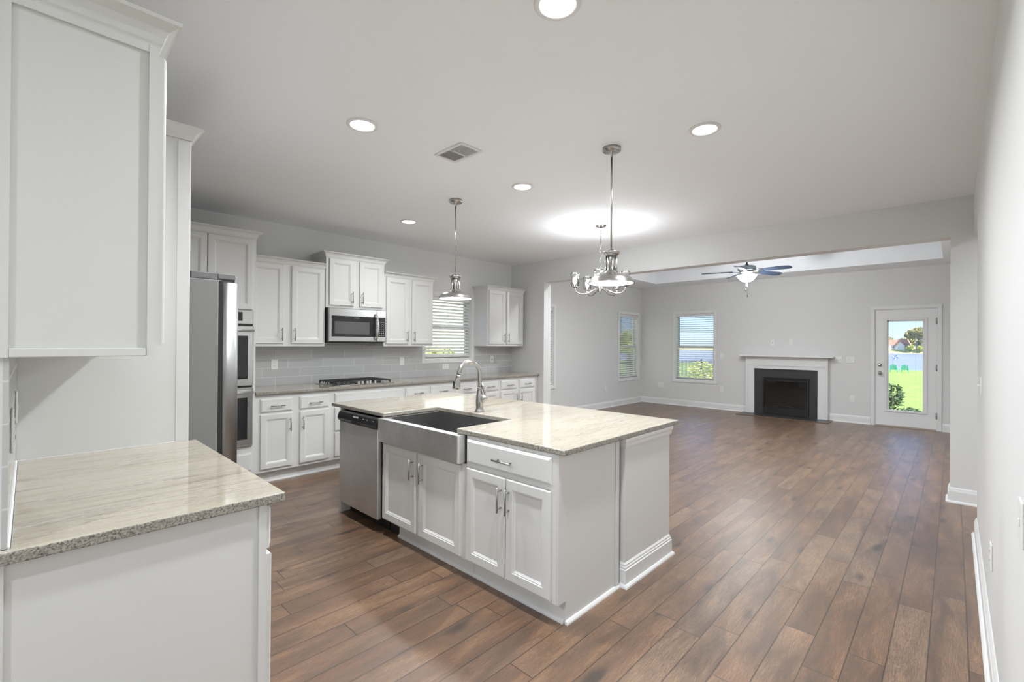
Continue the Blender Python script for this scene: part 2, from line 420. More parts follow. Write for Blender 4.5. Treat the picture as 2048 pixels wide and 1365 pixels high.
mb = MB(); wall_y(mb, -3.52, -3.4, YR - 0.12, 3.6, [(0.15, 1.65, 0.25, 2.45), (1.85, 3.3, 0.25, 2.45)]); struct('wall_rear', mb, WALL)
mb = MB(); mb.box(-3.4, XL - 0.12, 3.48, 3.6, 0, H); struct('wall_rear_left', mb, WALL)
mb = MB(); mb.box(XP2, XF, -0.72, -0.60, 0, H); struct('wall_living_right', mb, WALL)
mb = MB(); mb.box(3.2, XP, -2.32, -2.2, 0, H); mb.box(3.08, 3.2, -2.32, YR - 0.12, 0, H); struct('wall_hall', mb, WALL)
mb = MB(); mb.box(-3.52, XF + 0.15, -2.32, YB + 0.15, -0.12, 0.0); struct('floor', mb, FLOORM)
mb = MB(); mb.box(-3.52, XP2, -2.32, YB + 0.15, H, H + 0.1); struct('ceiling', mb, CEIL)
mb = MB(); tx0, tx1, ty0, ty1, tz = TRAY
mb.box(XP2, tx0, -0.72, YB + .15, H, tz); mb.box(tx1, XF + .15, -0.72, YB + .15, H, tz)
mb.box(tx0, tx1, -0.72, ty0, H, tz); mb.box(tx0, tx1, ty1, YB + .15, H, tz); mb.box(XP2, XF + .15, -0.72, YB + .15, tz, tz + 0.1)
struct('ceiling_living', mb, CEIL)

# baseboards with shoe moulding
BBP = [(0, 0), (0.030, 0), (0.029, 0.010), (0.022, 0.018), (0.015, 0.020), (0.015, 0.102), (0.012, 0.106), (0.012, 0.112), (0.009, 0.118), (0.009, 0.124), (0.003, 0.135), (0, 0.135)]
def baseboard(name, path): struct(name, MB().sweep(path, BBP), TRIM)
baseboard('baseboard_back', [(XP2, YB), (XF, YB)])
baseboard('baseboard_far', [(XF, YB), (XF, 3.117)])
baseboard('baseboard_far_middle', [(XF, 1.68), (XF, 1.07)])
baseboard('baseboard_far_right', [(XF, 0.138), (XF, -0.60), (XP2, -0.60), (XP2, 0.024), (XP, 0.024), (XP, -2.2)])
baseboard('baseboard_right', [(4.86, YR - 0.12), (4.86, YR), (-3.4, YR)])
baseboard('baseboard_middle', [(XP, 4.86), (XP, 4.79), (XP2, 4.79), (XP2, YB)])

# ------------------------------------------------------------------ windows (structure) and blinds (things)
def fr(ax, face, sgn):
    """returns a function box(a0,a1,d0,d1,z0,z1) for a wall whose inner face is at 'face'; d is depth behind the face (negative = into the room)"""
    if ax == 'x': return lambda m_, a0, a1, d0, d1, z0, z1, bev=0: m_.box(a0, a1, face + sgn * d0, face + sgn * d1, z0, z1, bev)
    return lambda m_, a0, a1, d0, d1, z0, z1, bev=0: m_.box(face + sgn * d0, face + sgn * d1, a0, a1, z0, z1, bev)
def window(num, ax, face, sgn, a0, a1, z0, z1, label, casing=0.06, zdrop=0.06):
    B = fr(ax, face, sgn); mid = (z0 + z1) / 2 + 0.0
    c = ((a0 + a1) / 2, face + sgn * 0.02, z0) if ax == 'x' else (face + sgn * 0.02, (a0 + a1) / 2, z0)
    w = thing('window_%d' % num, label, None, c, kind='structure')
    m_ = MB()
    B(m_, a0 - casing, a0, -0.018, 0, z0 - zdrop, z1 + casing, .003); B(m_, a1, a1 + casing, -0.018, 0, z0 - zdrop, z1 + casing, .003)
    B(m_, a0, a1, -0.018, 0, z1, z1 + casing, .003); B(m_, a0, a1, -0.018, 0, z0 - zdrop, z0, .003)
    m_.build('window_casing', TRIM, w)
    m_ = MB(); t = 0.012
    B(m_, a0, a0 + t, 0, 0.13, z0, z1); B(m_, a1 - t, a1, 0, 0.13, z0, z1); B(m_, a0 + t, a1 - t, 0, 0.13, z1 - t, z1); B(m_, a0 + t, a1 - t, 0, 0.13, z0, z0 + t)
    m_.build('window_jamb', TRIM, w)
    for nm, za, zb, d in (('lower_sash', z0 + t, mid + 0.02, 0.075), ('upper_sash', mid - 0.02, z1 - t, 0.105)):
        m_ = MB(); s_ = 0.035
        B(m_, a0 + t, a0 + t + s_, d, d + .028, za, zb); B(m_, a1 - t - s_, a1 - t, d, d + .028, za, zb)
        B(m_, a0 + t + s_, a1 - t - s_, d, d + .028, za, za + s_); B(m_, a0 + t + s_, a1 - t - s_, d, d + .028, zb - s_, zb)
        sash = m_.build(nm, TRIM, w)
        m_ = MB(); B(m_, a0 + t + s_, a1 - t - s_, d + .012, d + .016, za + s_, zb - s_); m_.build('glass_pane', GLASS, sash)
def blind(ax, face, sgn, a0, a1, z0, z1, tilt, label, zbot):
    """horizontal slat blind hung inside the window recess"""
    a0 += 0.016; a1 -= 0.016; B = fr(ax, face, sgn); dc = 0.040
    c = ((a0 + a1) / 2, face + sgn * dc, zbot) if ax == 'x' else (face + sgn * dc, (a0 + a1) / 2, zbot)
    t = thing('window_blind', label, 'window blind', c, group=None)
    m_ = MB(); B(m_, a0, a1, 0.006, 0.066, z1 - 0.065, z1 - 0.014, .004); m_.build('headrail', TRIM, t)
    m_ = MB(); z = z1 - 0.095; hw = 0.0245
    while z > zbot + 0.03:
        cs, sn = math.cos(tilt) * hw, math.sin(tilt) * hw
        pr = [(dc - cs, z - sn), (dc, z + 0.003), (dc + cs, z + sn), (dc + cs, z + sn + .003), (dc, z + .006), (dc - cs, z - sn + .003)]
        vs = []
        for a in (a0, a1):
            for d, zz in pr: vs.append((a, face + sgn * d, zz) if ax == 'x' else (face + sgn * d, a, zz))
        m_.add(vs, [(0, 1, 7, 6), (1, 2, 8, 7), (2, 3, 9, 8), (3, 4, 10, 9), (4, 5, 11, 10), (5, 0, 6, 11), (0, 5, 4, 1), (1, 4, 3, 2), (6, 7, 10, 11), (7, 8, 9, 10)])
        z -= 0.0485
    m_.build('slats', SLAT, t)
    m_ = MB(); B(m_, a0, a1, dc - .024, dc + .024, zbot, zbot + .018, .003); m_.build('bottom_rail', SLAT, t)
    for f in (0.14, 0.5, 0.86):
        a = a0 + (a1 - a0) * f; m_ = MB(); B(m_, a - .0012, a + .0012, dc - .0265, dc - .0245, zbot + .01, z1 - .05); m_.build('ladder_cord', SLAT, t)
    a = a0 + 0.07 if (ax == 'x') else a1 - 0.07
    m_ = MB(); B(m_, a - .004, a + .004, 0.001, 0.009, z1 - 0.75, z1 - .06); m_.build('tilt_wand', principled('wand_grey', (0.25, 0.25, 0.25), 0.4), t)
window(1, 'x', YB, 1, *WIN_K, 'kitchen window with white casing between the upper cabinets')
window(2, 'x', YB, 1, *WIN_A, 'side window just beyond the left jamb of the wide opening')
window(3, 'x', YB, 1, *WIN_B, 'side window near the living room corner')
window(4, 'y', XF, 1, *WIN_F, 'end wall window left of the fireplace')
blind('x', YB, 1, *WIN_K, math.radians(33), 'white slatted blind over the kitchen window behind the faucet', 1.19)
blind('x', YB, 1, *WIN_A, math.radians(25), 'white slatted blind in the narrow visible sliver of window past the kitchen wall', 0.63)
blind('x', YB, 1, *WIN_B, math.radians(20), 'white slatted blind on the side wall window beside the room corner', 0.64)
blind('y', XF, 1, *WIN_F, math.radians(20), 'white slatted blind on the end wall window left of the fireplace', 0.64)
for k, (ya, yb) in enumerate(((0.15, 1.65), (1.85, 3.3))):
    window(5 + k, 'y', -3.4, -1, ya, yb, 0.25, 2.45, 'unseen large window added in the rear wall for daylight')  # unseen windows added to bring daylight in from behind the camera

# ------------------------------------------------------------------ back door (structure)
ya, yb = DOOR[0], DOOR[1]
dr = thing('door_1', 'white full glass door to the lawn right of the fireplace', None, (XF, 0.6, 0), kind='structure')
B = fr('y', XF, 1)
m_ = MB(); B(m_, ya - .055, ya, -.018, 0, 0, 2.04, .003); B(m_, yb, yb + .055, -.018, 0, 0, 2.04, .003); B(m_, ya - .055, yb + .055, -.018, 0, 2.04, 2.095, .003)
B(m_, ya, ya + .012, 0, .13, 0, 2.04); B(m_, yb - .012, yb, 0, .13, 0, 2.04); B(m_, ya + .012, yb - .012, 0, .13, 2.028, 2.04); m_.build('door_casing', TRIM, dr)
m_ = MB(); B(m_, ya + .012, yb - .012, -.004, .14, 0.0, .018, .003); m_.build('threshold', principled('threshold_tan', (0.5, 0.42, 0.33), 0.5), dr)
DW_ = principled('door_paint', (0.80, 0.80, 0.80), 0.4)
ga, gb, gz0, gz1 = 0.345, 0.850, 0.285, 1.850
m_ = MB(); d0, d1 = 0.012, 0.054
B(m_, ya + .014, ga, d0, d1, .022, 2.026); B(m_, gb, yb - .014, d0, d1, .022, 2.026); B(m_, ga, gb, d0, d1, .022, gz0); B(m_, ga, gb, d0, d1, gz1, 2.026)
slab = m_.build('door_slab', DW_, dr)
m_ = MB(); q = 0.034
B(m_, ga - .026, ga + .008, -.002, .03, gz0 - .026, gz1 + .026, .004); B(m_, gb - .008, gb + .026, -.002, .03, gz0 - .026, gz1 + .026, .004)
B(m_, ga + .008, gb - .008, -.002, .03, gz1 - .008, gz1 + .026, .004); B(m_, ga + .008, gb - .008, -.002, .03, gz0 - .026, gz0 + .008, .004)
B(m_, ga + .008, ga + .03, .02, .04, gz0, gz1); B(m_, gb - .03, gb - .008, .02, .04, gz0, gz1); B(m_, ga, gb, .02, .04, gz1 - .03, gz1); m_.build('glazing_frame', TRIM, slab)
m_ = MB(); B(m_, ga, gb, .030, .034, gz0, gz1); m_.build('glass_pane', GLASS, slab)
for f in (0.16, 0.76):
    a = gb - (gb - ga) * f; m_ = MB(); B(m_, a - .0012, a + .0012, .024, .026, gz0 + .01, gz1 - .02); m_.build('blind_cord', SLAT, slab)
m_ = MB(); B(m_, ga + .012, ga + .035, -.006, .0, gz1 - .035, gz1 - .012); m_.build('blind_slider', PLATE, slab)
m_ = MB().lathe([(0, -.030), (.020, -.028), (.029, -.018), (.031, -.002), (.031, .012)], (XF, 0.939, 1.066), 20, axis='x'); m_.build('deadbolt', NICKEL, slab)
m_ = MB().lathe([(0, -.062), (.018, -.060), (.027, -.050), (.027, -.040), (.014, -.028), (.012, -.012), (.031, -.006), (.031, .012)], (XF, 0.939, 0.923), 20, axis='x'); m_.build('door_knob', NICKEL, slab)
for hz in (0.25, 1.04, 1.82):
    m_ = MB(); m_.tube([(XF - .006, ya + .008, hz - .05), (XF - .006, ya + .008, hz + .05)], .008, 10); m_.box(XF - .003, XF + .003, ya - .004, ya + .022, hz - .048, hz + .048); m_.build('hinge', PULL, dr)

# ------------------------------------------------------------------ backsplash (trim)
m_ = MB(); y0, y1 = YB - 0.010, YB
m_.box(1.525, 3.894, y0, y1, CT, 1.375); m_.box(3.894, 4.891, y0, y1, CT, 1.104); m_.box(4.891, XP, y0, y1, CT, 1.375)
struct('trim_1', m_, TILE, 'grey glass subway tile backsplash behind the cooktop')
m_ = MB(); m_.box(XL, XL + .010, 1.613, 2.752, CT, 1.395); struct('trim_2', m_, TILEL, 'grey tile backsplash at the far left above the near worktop')

m_ = MB(); m_.box(XL + .0102, XL + .0145, 1.613, 2.7505, CT - .006, CT + .004); m_.box(XL + .0145, .50, 2.7462, 2.7505, CT + .0001, CT + .0035)
struct('trim_3', m_, principled('caulk_white', (0.86, 0.86, 0.84), 0.5), 'white caulk bead around the near worktop')
# ------------------------------------------------------------------ cabinets
DOORP = [(0, 0), (0, -.014), (.0015, -.018), (.005, -.020), (.048, -.020), (.051, -.016), (.056, -.016), (.059, -.013), (.066, -.0085), (.068, -.0085)]
DRAWP = [(0, 0), (0, -.011), (.003, -.014), (.009, -.016), (.012, -.020)]
def pull(parent, x, z, horizontal=False, L=0.137):
    m_ = MB(); y = -0.020; h = L / 2; p = h - 0.021
    if horizontal:
        m_.tube([(x - h, y - .032, z), (x + h, y - .032, z)], .0055, 10)
        for s in (-p, p): m_.tube([(x + s, y, z), (x + s, y - .032, z)], .0045, 8)
    else:
        m_.tube([(x, y - .032, z - h), (x, y - .032, z + h)], .0055, 10)
        for s in (-p, p): m_.tube([(x, y, z + s), (x, y - .032, z + s)], .0045, 8)
    return m_.build('handle', PULL, parent, local=True)
def cabinet(name, label, loc, rz, W, D, z0, z1, fronts, toe=False, crown=None, side=None, cat='cabinet', group=None, stop=None, back=0.0):
    """local frame: x along the front, y into the cabinet (front of the face frame at y=0)"""
    t = thing(name, label, cat, (loc[0], loc[1], 0.0), rz, group)
    m_ = MB()
    zb = z0
    if toe: zb = 0.115; m_.box(0.0, W, 0.065, D, 0.0, 0.115)
    if stop: m_.box(0, W, 0, D, zb, stop)
    else: m_.box(0, W, 0, D, zb, z1)
    m_.build('carcass', CAB, t, local=True)
    if toe:
        m_ = MB().sweep([(0.0, 0.065), (W, 0.065)], [(0, 0), (.016, 0), (.015, .008), (.009, .016), (0, .018)]); m_.build('shoe_moulding', TRIM, t, local=True)
    for f in fronts:
        kind = f[0]; x0, x1, a, b_ = f[1:5]; hd = f[5] if len(f) > 5 else None
        if kind == 'door':
            o = MB().rings(x0, x1, a, b_, DOORP).build('door', CAB, t, local=True)
            if hd:
                hx = x0 + .026 if hd[0] == 'l' else x1 - .026
                pull(o, hx, b_ - .115 if hd[1] == 't' else a + .098)
        else:
            o = MB().rings(x0, x1, a, b_, DRAWP).build('drawer' if kind == 'drawer' else 'false_front', CAB, t, local=True)
            if kind == 'drawer': pull(o, (x0 + x1) / 2, (a + b_) / 2 - .006, True)
    if crown:
        zc0, zc1, path = crown; h = zc1 - zc0
        pr = [(-.004, zc0), (.004, zc0), (.006, zc0 + .12 * h), (.010, zc0 + .2 * h), (.013, zc0 + .42 * h), (.022, zc0 + .66 * h), (.036, zc0 + .80 * h), (.040, zc0 + .84 * h), (.046, zc0 + .87 * h), (.048, zc1), (-.004, zc1)]
        m_ = MB().sweep(path, pr)
        m_.box(0.0, W, 0.0, D, zc1 - .012, zc1 - .002)
        m_.build('crown_moulding', CAB, t, local=True)
    return t

# upper cabinets on the back wall; face frame front at y = 5.19
YU = 5.19; DU = YB - YU - .001
def upper(x0, x1, label, doors, zb=1.357, ztop=2.245, crown_z=(2.236, 2.296), ends=(True, True), yu=YU, hs=None):
    W = x1 - x0; D = YB - yu - .001
    path = []
    if ends[0]: path.append((0, D))
    path += [(0, 0), (W, 0)]
    if ends[1]: path.append((W, D))
    fr_ = []
    for k, (a, b_) in enumerate(doors):
        za = zb + .030; fr_.append(('door', a - x0, b_ - x0, za, crown_z[0] - .008, ('r' if k == 0 else 'l', 'b')))
    return cabinet('upper_cabinet', label, (x0, yu), 0, W, D, zb, crown_z[1] - .01, fr_, crown=(crown_z[0], crown_z[1], path), group=None)
upper(1.524, 2.338, 'white two-door upper cabinet between the oven tower and the microwave', [(1.56, 1.889), (1.967, 2.317)], ends=(False, False))
upper(3.090, 3.850, 'white two-door upper cabinet between the microwave and the kitchen window', [(3.120, 3.446), (3.503, 3.834)], ends=(False, True))
upper(4.885, 5.700, 'white two-door upper cabinet right of the kitchen window', [(4.908, 5.251), (5.295, 5.675)])
upper(2.342, 3.086, 'short raised white upper cabinet above the microwave', [(2.378, 2.674), (2.750, 3.053)], zb=1.803, crown_z=(2.376, 2.441), yu=5.175)

# base cabinets on the back wall; face frame front y = 4.915
YBC = 4.915; DB = YB - YBC - 0.001
def base(x0, x1, label, dr_, doors):
    fr_ = [(k, a - x0, b_ - x0, .706, .838) for k, a, b_ in dr_]
    fr_ += [('door', a - x0, b_ - x0, .147, .684, hd) for a, b_, hd in doors]
    return cabinet('base_cabinet', label, (x0, YBC), 0, x1 - x0, DB, 0.115, 0.883, fr_, toe=True)
base(1.525, 2.300, 'white base cabinet with two drawers and two doors beside the oven tower', [('drawer', 1.577, 1.878), ('drawer', 1.953, 2.262)], [(1.577, 1.879, 'rt'), (1.955, 2.263, 'lt')])
t = base(2.300, 3.215, 'white base cabinet with a wide blank panel below the gas cooktop', [('false', 2.330, 3.200)], [])
for a, b_ in ((.150, .408), (.434, .684)):
    o = MB().rings(.03, .90, a, b_, DOORP).build('drawer', CAB, t, local=True); pull(o, .465, b_ - .05, True)
base(3.215, 4.000, 'white base cabinet with two drawers right of the cooktop cabinet', [('drawer', 3.235, 3.585), ('drawer', 3.612, 3.984)], [(3.235, 3.585, 'rt'), (3.612, 3.984, 'lt')])
base(4.000, 4.870, 'white base cabinet with two drawers directly under the kitchen window', [('drawer', 4.018, 4.412), ('drawer', 4.487, 4.850)], [(4.018, 4.412, 'rt'), (4.487, 4.850, 'lt')])
base(4.870, XP - .002, 'white base cabinet with two drawers at the right end beside the wall', [('drawer', 4.900, 5.252), ('drawer', 5.308, 5.656)], [(4.900, 5.252, 'rt'), (5.308, 5.656, 'lt')])
def slab(name, label, poly, z0, z1, bev=0.006):
    m_ = MB(); bm = bmesh.new()
    lo = [bm.verts.new((a, b_, z0)) for a, b_ in poly]; hi = [bm.verts.new((a, b_, z1)) for a, b_ in poly]; n_ = len(poly)
    bm.faces.new(lo); bm.faces.new(hi)
    for i in range(n_): bm.faces.new((lo[i], lo[(i + 1) % n_], hi[(i + 1) % n_], hi[i]))
    bmesh.ops.recalc_face_normals(bm, faces=bm.faces)
    bmesh.ops.bevel(bm, geom=list(bm.edges), offset=bev, segments=3, affect='EDGES', profile=0.5)
    bm.normal_update(); bm.verts.index_update()
    V = [v.co[:] for v in bm.verts]
    top = [[v.index for v in f.verts] for f in bm.faces if abs(f.normal.z) > 0.75]
    sid = [[v.index for v in f.verts] for f in bm.faces if abs(f.normal.z) <= 0.75]
    m_.v = V; m_._m(GRAN); m_._m(GRANE)
    m_.f = top + sid; m_.mi = [0] * len(top) + [1] * len(sid); m_.sm = [False] * (len(top) + len(sid)); bm.free()
    return tag(m_.build(name, None), label, 'worktop')
slab('worktop', 'long beige granite worktop along the back wall holding the cooktop', [(1.526, 4.872), (XP - .001, 4.872), (XP - .001, YB - .011), (1.526, YB - .011)], .884, CT, .005)

# oven tower
t = cabinet('oven_cabinet', 'tall white oven cabinet in the corner with two doors above the double oven', (0.72, 4.89), 0, 0.803, YB - 4.891, 0.0, 2.45,
            [('door', 0.025, 0.390, 1.712, 2.385), ('door', 0.398, 0.772, 1.712, 2.385), ('drawer', 0.03, 0.772, 0.165, 0.335)],
            crown=(2.398, 2.460, [(0, 0), (.803, 0), (.803, .629)]))
ov = thing('double_oven', 'stainless double wall oven partly hidden behind the refrigerator', 'oven', (1.10, 4.889, 0.41))
x0, x1, yo = 0.745, 1.495, 4.889
m_ = MB(); m_.box(x0, x1, yo - .012, yo - .001, .405, 1.703); m_.build('oven_body', BLACK, ov)
m_ = MB(); m_.box(x0, x1, yo - .028, yo - .013, 1.572, 1.703, .004); cp = m_.build('control_panel', STEEL, ov)
m_ = MB(); m_.box(.90, 1.40, yo - .030, yo - .0285, 1.60, 1.685); m_.build('display', BLKGLASS, cp)
for za, zb in ((.985, 1.555), (.412, .968)):
    m_ = MB(); m_.box(x0, x1, yo - .036, yo - .013, za, zb, .006); d_ = m_.build('oven_door', STEEL, ov)
    m_ = MB(); m_.box(x0 + .05, x1 - .05, yo - .038, yo - .0365, za + .065, zb - .095); m_.build('oven_window', BLKGLASS, d_)
    m_ = MB(); m_.tube([(x0 + .03, yo - .078, zb - .043), (x1 - .008, yo - .078, zb - .043)], .013, 14)
    for xx in (x0 + .06, x1 - .04): m_.box(xx - .01, xx + .01, yo - .078, yo - .036, zb - .05, zb - .036)
    m_.build('oven_handle', principled('handle_satin', (0.8, 0.8, 0.8), 0.3, 1.0), d_)

# cabinet over the refrigerator, and its tall side panel
t = thing('refrigerator_end_panel', 'tall flat white panel standing between the near worktop and the refrigerator', 'cabinet panel', (0.25, 2.77, 0))
m_ = MB(); m_.box(XL + .001, .534, 2.754, 2.786, 0, 2.4025); m_.build('panel', CAB, t)
m_ = MB(); m_.box(.500, .555, 2.751, 2.786, 0, 2.4025, .002); m_.build('edge_stile', CAB, t)
t = cabinet('refrigerator_upper_cabinet', 'white cabinet with crown moulding mounted above the refrigerator', (0.534, 2.787), PI / 2, 0.96, 0.57, 1.84, 2.45,
            [('door', 0.0, 0.47, 1.860, 2.395), ('door', 0.478, .95, 1.860, 2.395)],
            crown=(2.403, 2.462, [(-0.036, .573), (-0.036, -.021), (.96, -.021)]))
# refrigerator
fg = thing('refrigerator', 'stainless refrigerator with dark grey side in the white enclosure', 'refrigerator', (0.4, 3.26, 0))
m_ = MB(); m_.box(.04, .694, 2.806, 3.715, .02, 1.731, .004); m_.box(.10, .66, 2.86, 3.66, 0, .02); m_.build('cabinet_body', FRSIDE, fg)
m_ = MB(); m_.box(.570, .690, 2.812, 3.70, 1.732, 1.768, .004); hc = m_.build('hinge_cover', principled('hinge_grey', (0.16, 0.16, 0.16), 0.5), fg)
m_ = MB(); m_.box(.691, .778, 2.818, 2.87, 1.738, 1.768, .004); m_.build('hinge', principled('hinge_grey', (0.16, 0.16, 0.16), 0.5), hc)
m_ = MB(); m_.box(.694, .713, 2.812, 3.71, .07, 1.722); m_.build('door_gasket', DARKGAP, fg)
def fdoor(name, y0, y1, z0, z1, lip=0.0):
    pts = [(.714, y0 + .004)]
    for k in range(9):
        a = PI / 2 * k / 8; pts.append((.735 + .062 * math.sin(a), y0 + .040 - .040 * math.cos(a) ** 0.8 if k < 8 else y0 + .040))
    pts += [(.805, (y0 + y1) / 2)]
    for k in range(9):
        a = PI / 2 * (8 - k) / 8; pts.append((.735 + .062 * math.sin(a), y1 - .040 + .040 * math.cos(a) ** 0.8 if k else y1 - .040))
    pts += [(.714, y1 - .004)]
    m_ = MB().prism(pts, z0, z1, 'z'); m_.sm = [len(f) == 4 for f in m_.f]
    if lip: m_.box(.775, .796, y0 + .03, y1 - .03, z1, z1 + lip, .003)
    return m_.build(name, STEELV, fg)
dl = fdoor('door', 2.810, 3.258, .62, 1.722, .040); dr_ = fdoor('door', 3.264, 3.712, .62, 1.722, .040); dz = fdoor('freezer_drawer', 2.810, 3.712, .06, .61)
for p, yy in ((dl, 3.21), (dr_, 3.31)):
    m_ = MB(); m_.tube([(.845, yy, .80), (.85, yy, 1.1), (.845, yy, 1.45)], .012, 12); m_.box(.80, .845, yy - .01, yy + .01, .80, .83); m_.box(.80, .845, yy - .01, yy + .01, 1.42, 1.45); m_.build('door_handle', STEEL, p)
m_ = MB(); m_.tube([(.845, 2.95, .54), (.85, 3.26, .54), (.845, 3.57, .54)], .012, 12); m_.box(.80, .845, 2.95, 2.98, .53, .55); m_.box(.80, .845, 3.54, 3.57, .53, .55); m_.build('door_handle', STEEL, dz)

# near-left cabinets
t = cabinet('upper_cabinet', 'white upper cabinet nearest the camera, hung above the near worktop', (0.246, 1.612), PI / 2, 1.135, 0.246 - XL - .001, 1.388, 2.29,
            [('door', 0.002, .37, 1.398, 2.205), ('door', .38, .75, 1.398, 2.205), ('door', .76, 1.12, 1.398, 2.205)],
            crown=(2.222, 2.296, [(0, .33), (0, 0), (1.135, 0)]))
m_ = MB(); m_.box(XL - .05, XL + .008, 1.605, 1.6115, 1.366, 2.225); m_.box(.226, .247, 1.604, 1.6115, 1.366, 2.225); m_.box(XL + .008, .226, 1.605, 1.6115, 1.366, 1.388, .002); m_.box(XL + .008, .226, 1.605, 1.6115, 2.205, 2.225); m_.build('end_frame', CAB, t)
t = cabinet('base_cabinet', 'white base cabinet nearest the camera, its flat side facing the viewer', (0.537, 1.612), PI / 2, 1.137, 0.537 - XL - .002, 0.115, 0.883,
            [('drawer', 0.003, .37, .735, .872), ('drawer', .38, .75, .735, .872), ('drawer', .76, 1.12, .735, .872),
             ('door', .001, .37, .13, .716, 'rt'), ('door', .38, .75, .13, .716, 'lt'), ('door', .76, 1.12, .13, .716, 'lt')], toe=True)
MB().box(.515, .538, 1.604, 1.6115, 0.115, .883).build('end_stile', CAB, t); MB().box(XL - .05, XL + .005, 1.604, 1.6115, 0.0, .883).build('scribe_strip', CAB, t)
slab('worktop', 'beige granite worktop nearest the camera at the left edge', [(XL - .05, 1.585), (.588, 1.585), (.588, 2.750), (XL + .015, 2.750), (XL + .015, 1.611), (XL - .05, 1.611)], .884, CT, .004)

# ------------------------------------------------------------------ island
YI = 3.690      # left end of the dishwasher side
IX = 1.808; ID = 0.56
IT = .859
def icab(label, ya, yb, fronts):
    """ya < yb in world; local x runs from yb down to ya"""
    W = yb - ya
    fr2 = [(f[0], yb - f[2], yb - f[1], *f[3:]) for f in fronts]
    return cabinet('island_cabinet', label, (IX, yb), -PI / 2, W, ID, .115, IT - .001, fr2, toe=True, cat='cabinet', stop=None)
icab('white island cabinet with a drawer above two doors at the near corner', 1.414, 2.092,
     [('drawer', 1.441, 2.077, .704, .838), ('door', 1.757, 2.075, .132, .672, 'rt'), ('door', 1.441, 1.749, .132, .672, 'lt')])
t = thing('island_cabinet', 'white two-door island cabinet under the steel apron sink', 'cabinet', (IX, 3.030, 0), -PI / 2)
W = 3.030 - 2.094
m_ = MB(); m_.box(0, W, 0, ID, .115, .60); m_.box(.125, W, .065, ID, 0, .115); m_.box(0, W, 0, .018, .60, .685); m_.build('carcass', CAB, t, local=True)
m_ = MB().sweep([(.125, .065), (W, .065)], [(0, 0), (.016, 0), (.015, .008), (.009, .016), (0, .018)]); m_.build('shoe_moulding', TRIM, t, local=True)
MB().box(.002, .124, .068, .09, 0, .112).build('toe_kick', BLACK, t, local=True)
for ya, yb, hd in ((2.592, 3.006, 'r'), (2.132, 2.552, 'l')):
    a, b_ = 3.030 - yb, 3.030 - ya; o = MB().rings(a, b_, .130, .676, DOORP).build('door', CAB, t, local=True)
    pull(o, b_ - .026 if hd == 'r' else a + .045, .558)
# end panel of the near cabinet
t = thing('island_end_panel', 'flat white end panel of the island facing the camera', 'cabinet panel', (2.08, 1.405, 0))
m_ = MB(); m_.box(1.873, 2.368, 1.404, 1.4135, 0, IT - .001); m_.box(IX + .001, 1.873, 1.404, 1.4135, .115, IT - .001); m_.build('panel', CAB, t)
m_ = MB(); m_.box(2.335, 2.368, 1.396, 1.404, .02, IT - .001, .003); m_.build('corner_batten', CAB, t)
m_ = MB().sweep([(1.865, 1.404), (2.37, 1.404)], [(0, 0), (.016, 0), (.015, .008), (.009, .016), (0, .018)]); m_.build('shoe_moulding', TRIM, t)
# knee wall under the overhang
t = thing('knee_wall', 'thick white knee wall with tall baseboard carrying the far side of the island top', 'half wall', (2.68, 2.5, 0))
m_ = MB(); m_.box(2.400, 2.975, 1.378, 3.700, 0, IT - .001); m_.build('wall_core', CAB, t)
m_ = MB().sweep([(2.400, 1.47), (2.400, 1.378), (2.975, 1.378), (2.975, 3.70)], [(0, 0), (.030, 0), (.029, .010), (.022, .018), (.015, .020), (.015, .098), (.011, .102), (.011, .112), (.007, .118), (.007, .126), (0, .137)]); m_.build('baseboard', TRIM, t)
m_ = MB().sweep([(2.400, 1.47), (2.400, 1.378), (2.975, 1.378), (2.975, 3.70)], [(0, .805), (.009, .805), (.012, .815), (.012, .828), (.018, .840), (.020, IT - .001), (0, IT - .001)]); m_.build('cap_moulding', TRIM, t)
m_ = MB(); m_.box(IX + .06, 2.399, 3.668, 3.690, 0, IT - .001); m_.box(1.800, IX + .06, 3.668, 3.690, 0.0, IT - .001)
tag(m_.build('dishwasher_end_panel', CAB), 'narrow white panel closing the island past the dishwasher', 'cabinet panel')
slab('island_worktop', 'large beige granite island top with a notch for the apron sink',
     [(1.797, 1.360), (3.078, 1.360), (3.078, 3.846), (1.797, 3.846), (1.797, 3.010), (2.278, 3.010), (2.278, 2.176), (1.797, 2.176)], IT, .889, .006)

# apron sink
t = thing('apron_sink', 'stainless steel apron front sink set in the island', 'sink', (1.95, 2.56, .70))
xa, xb, y0, y1, zt = 1.752, 2.345, 2.1045, 3.016, IT - .0015
zap = .694
# front apron with rounded vertical edges
pts = []
for cx_, cy_, a0 in ((xa + .012, y0 + .012, PI), (xa + .012, y1 - .012, PI / 2)):
    for k in range(5):
        a = a0 + (PI / 2 if a0 == PI else PI / 2) * k / 4
        pts.append((cx_ + .012 * math.cos(a), cy_ + .012 * math.sin(a)))
pts = [(1.806, y0)] + [(xa + .012 + .012 * math.cos(a), y0 + .012 + .012 * math.sin(a)) for a in [PI * 1.5 - PI / 2 * k / 4 for k in range(5)]] + \
      [(xa + .012 + .012 * math.cos(a), y1 - .012 + .012 * math.sin(a)) for a in [PI - PI / 2 * k / 4 for k in range(5)]] + [(1.806, y1)]
m_ = MB().prism(pts, zap, zt, 'z'); m_.sm = [False] * len(m_.f); m_.build('apron', STEELSINK, t)
m_ = MB(); bz = zt - .166
ia, ib, ja, jb = 1.8065, 2.262, 2.150, 2.970
m_.box(ia, ib + .004, ja - .004, ja, bz, zt); m_.box(ia, ib + .004, jb, jb + .004, bz, zt); m_.box(ib, ib + .004, ja, jb, bz, zt); m_.box(ia, ib, ja, jb, bz - .004, bz)
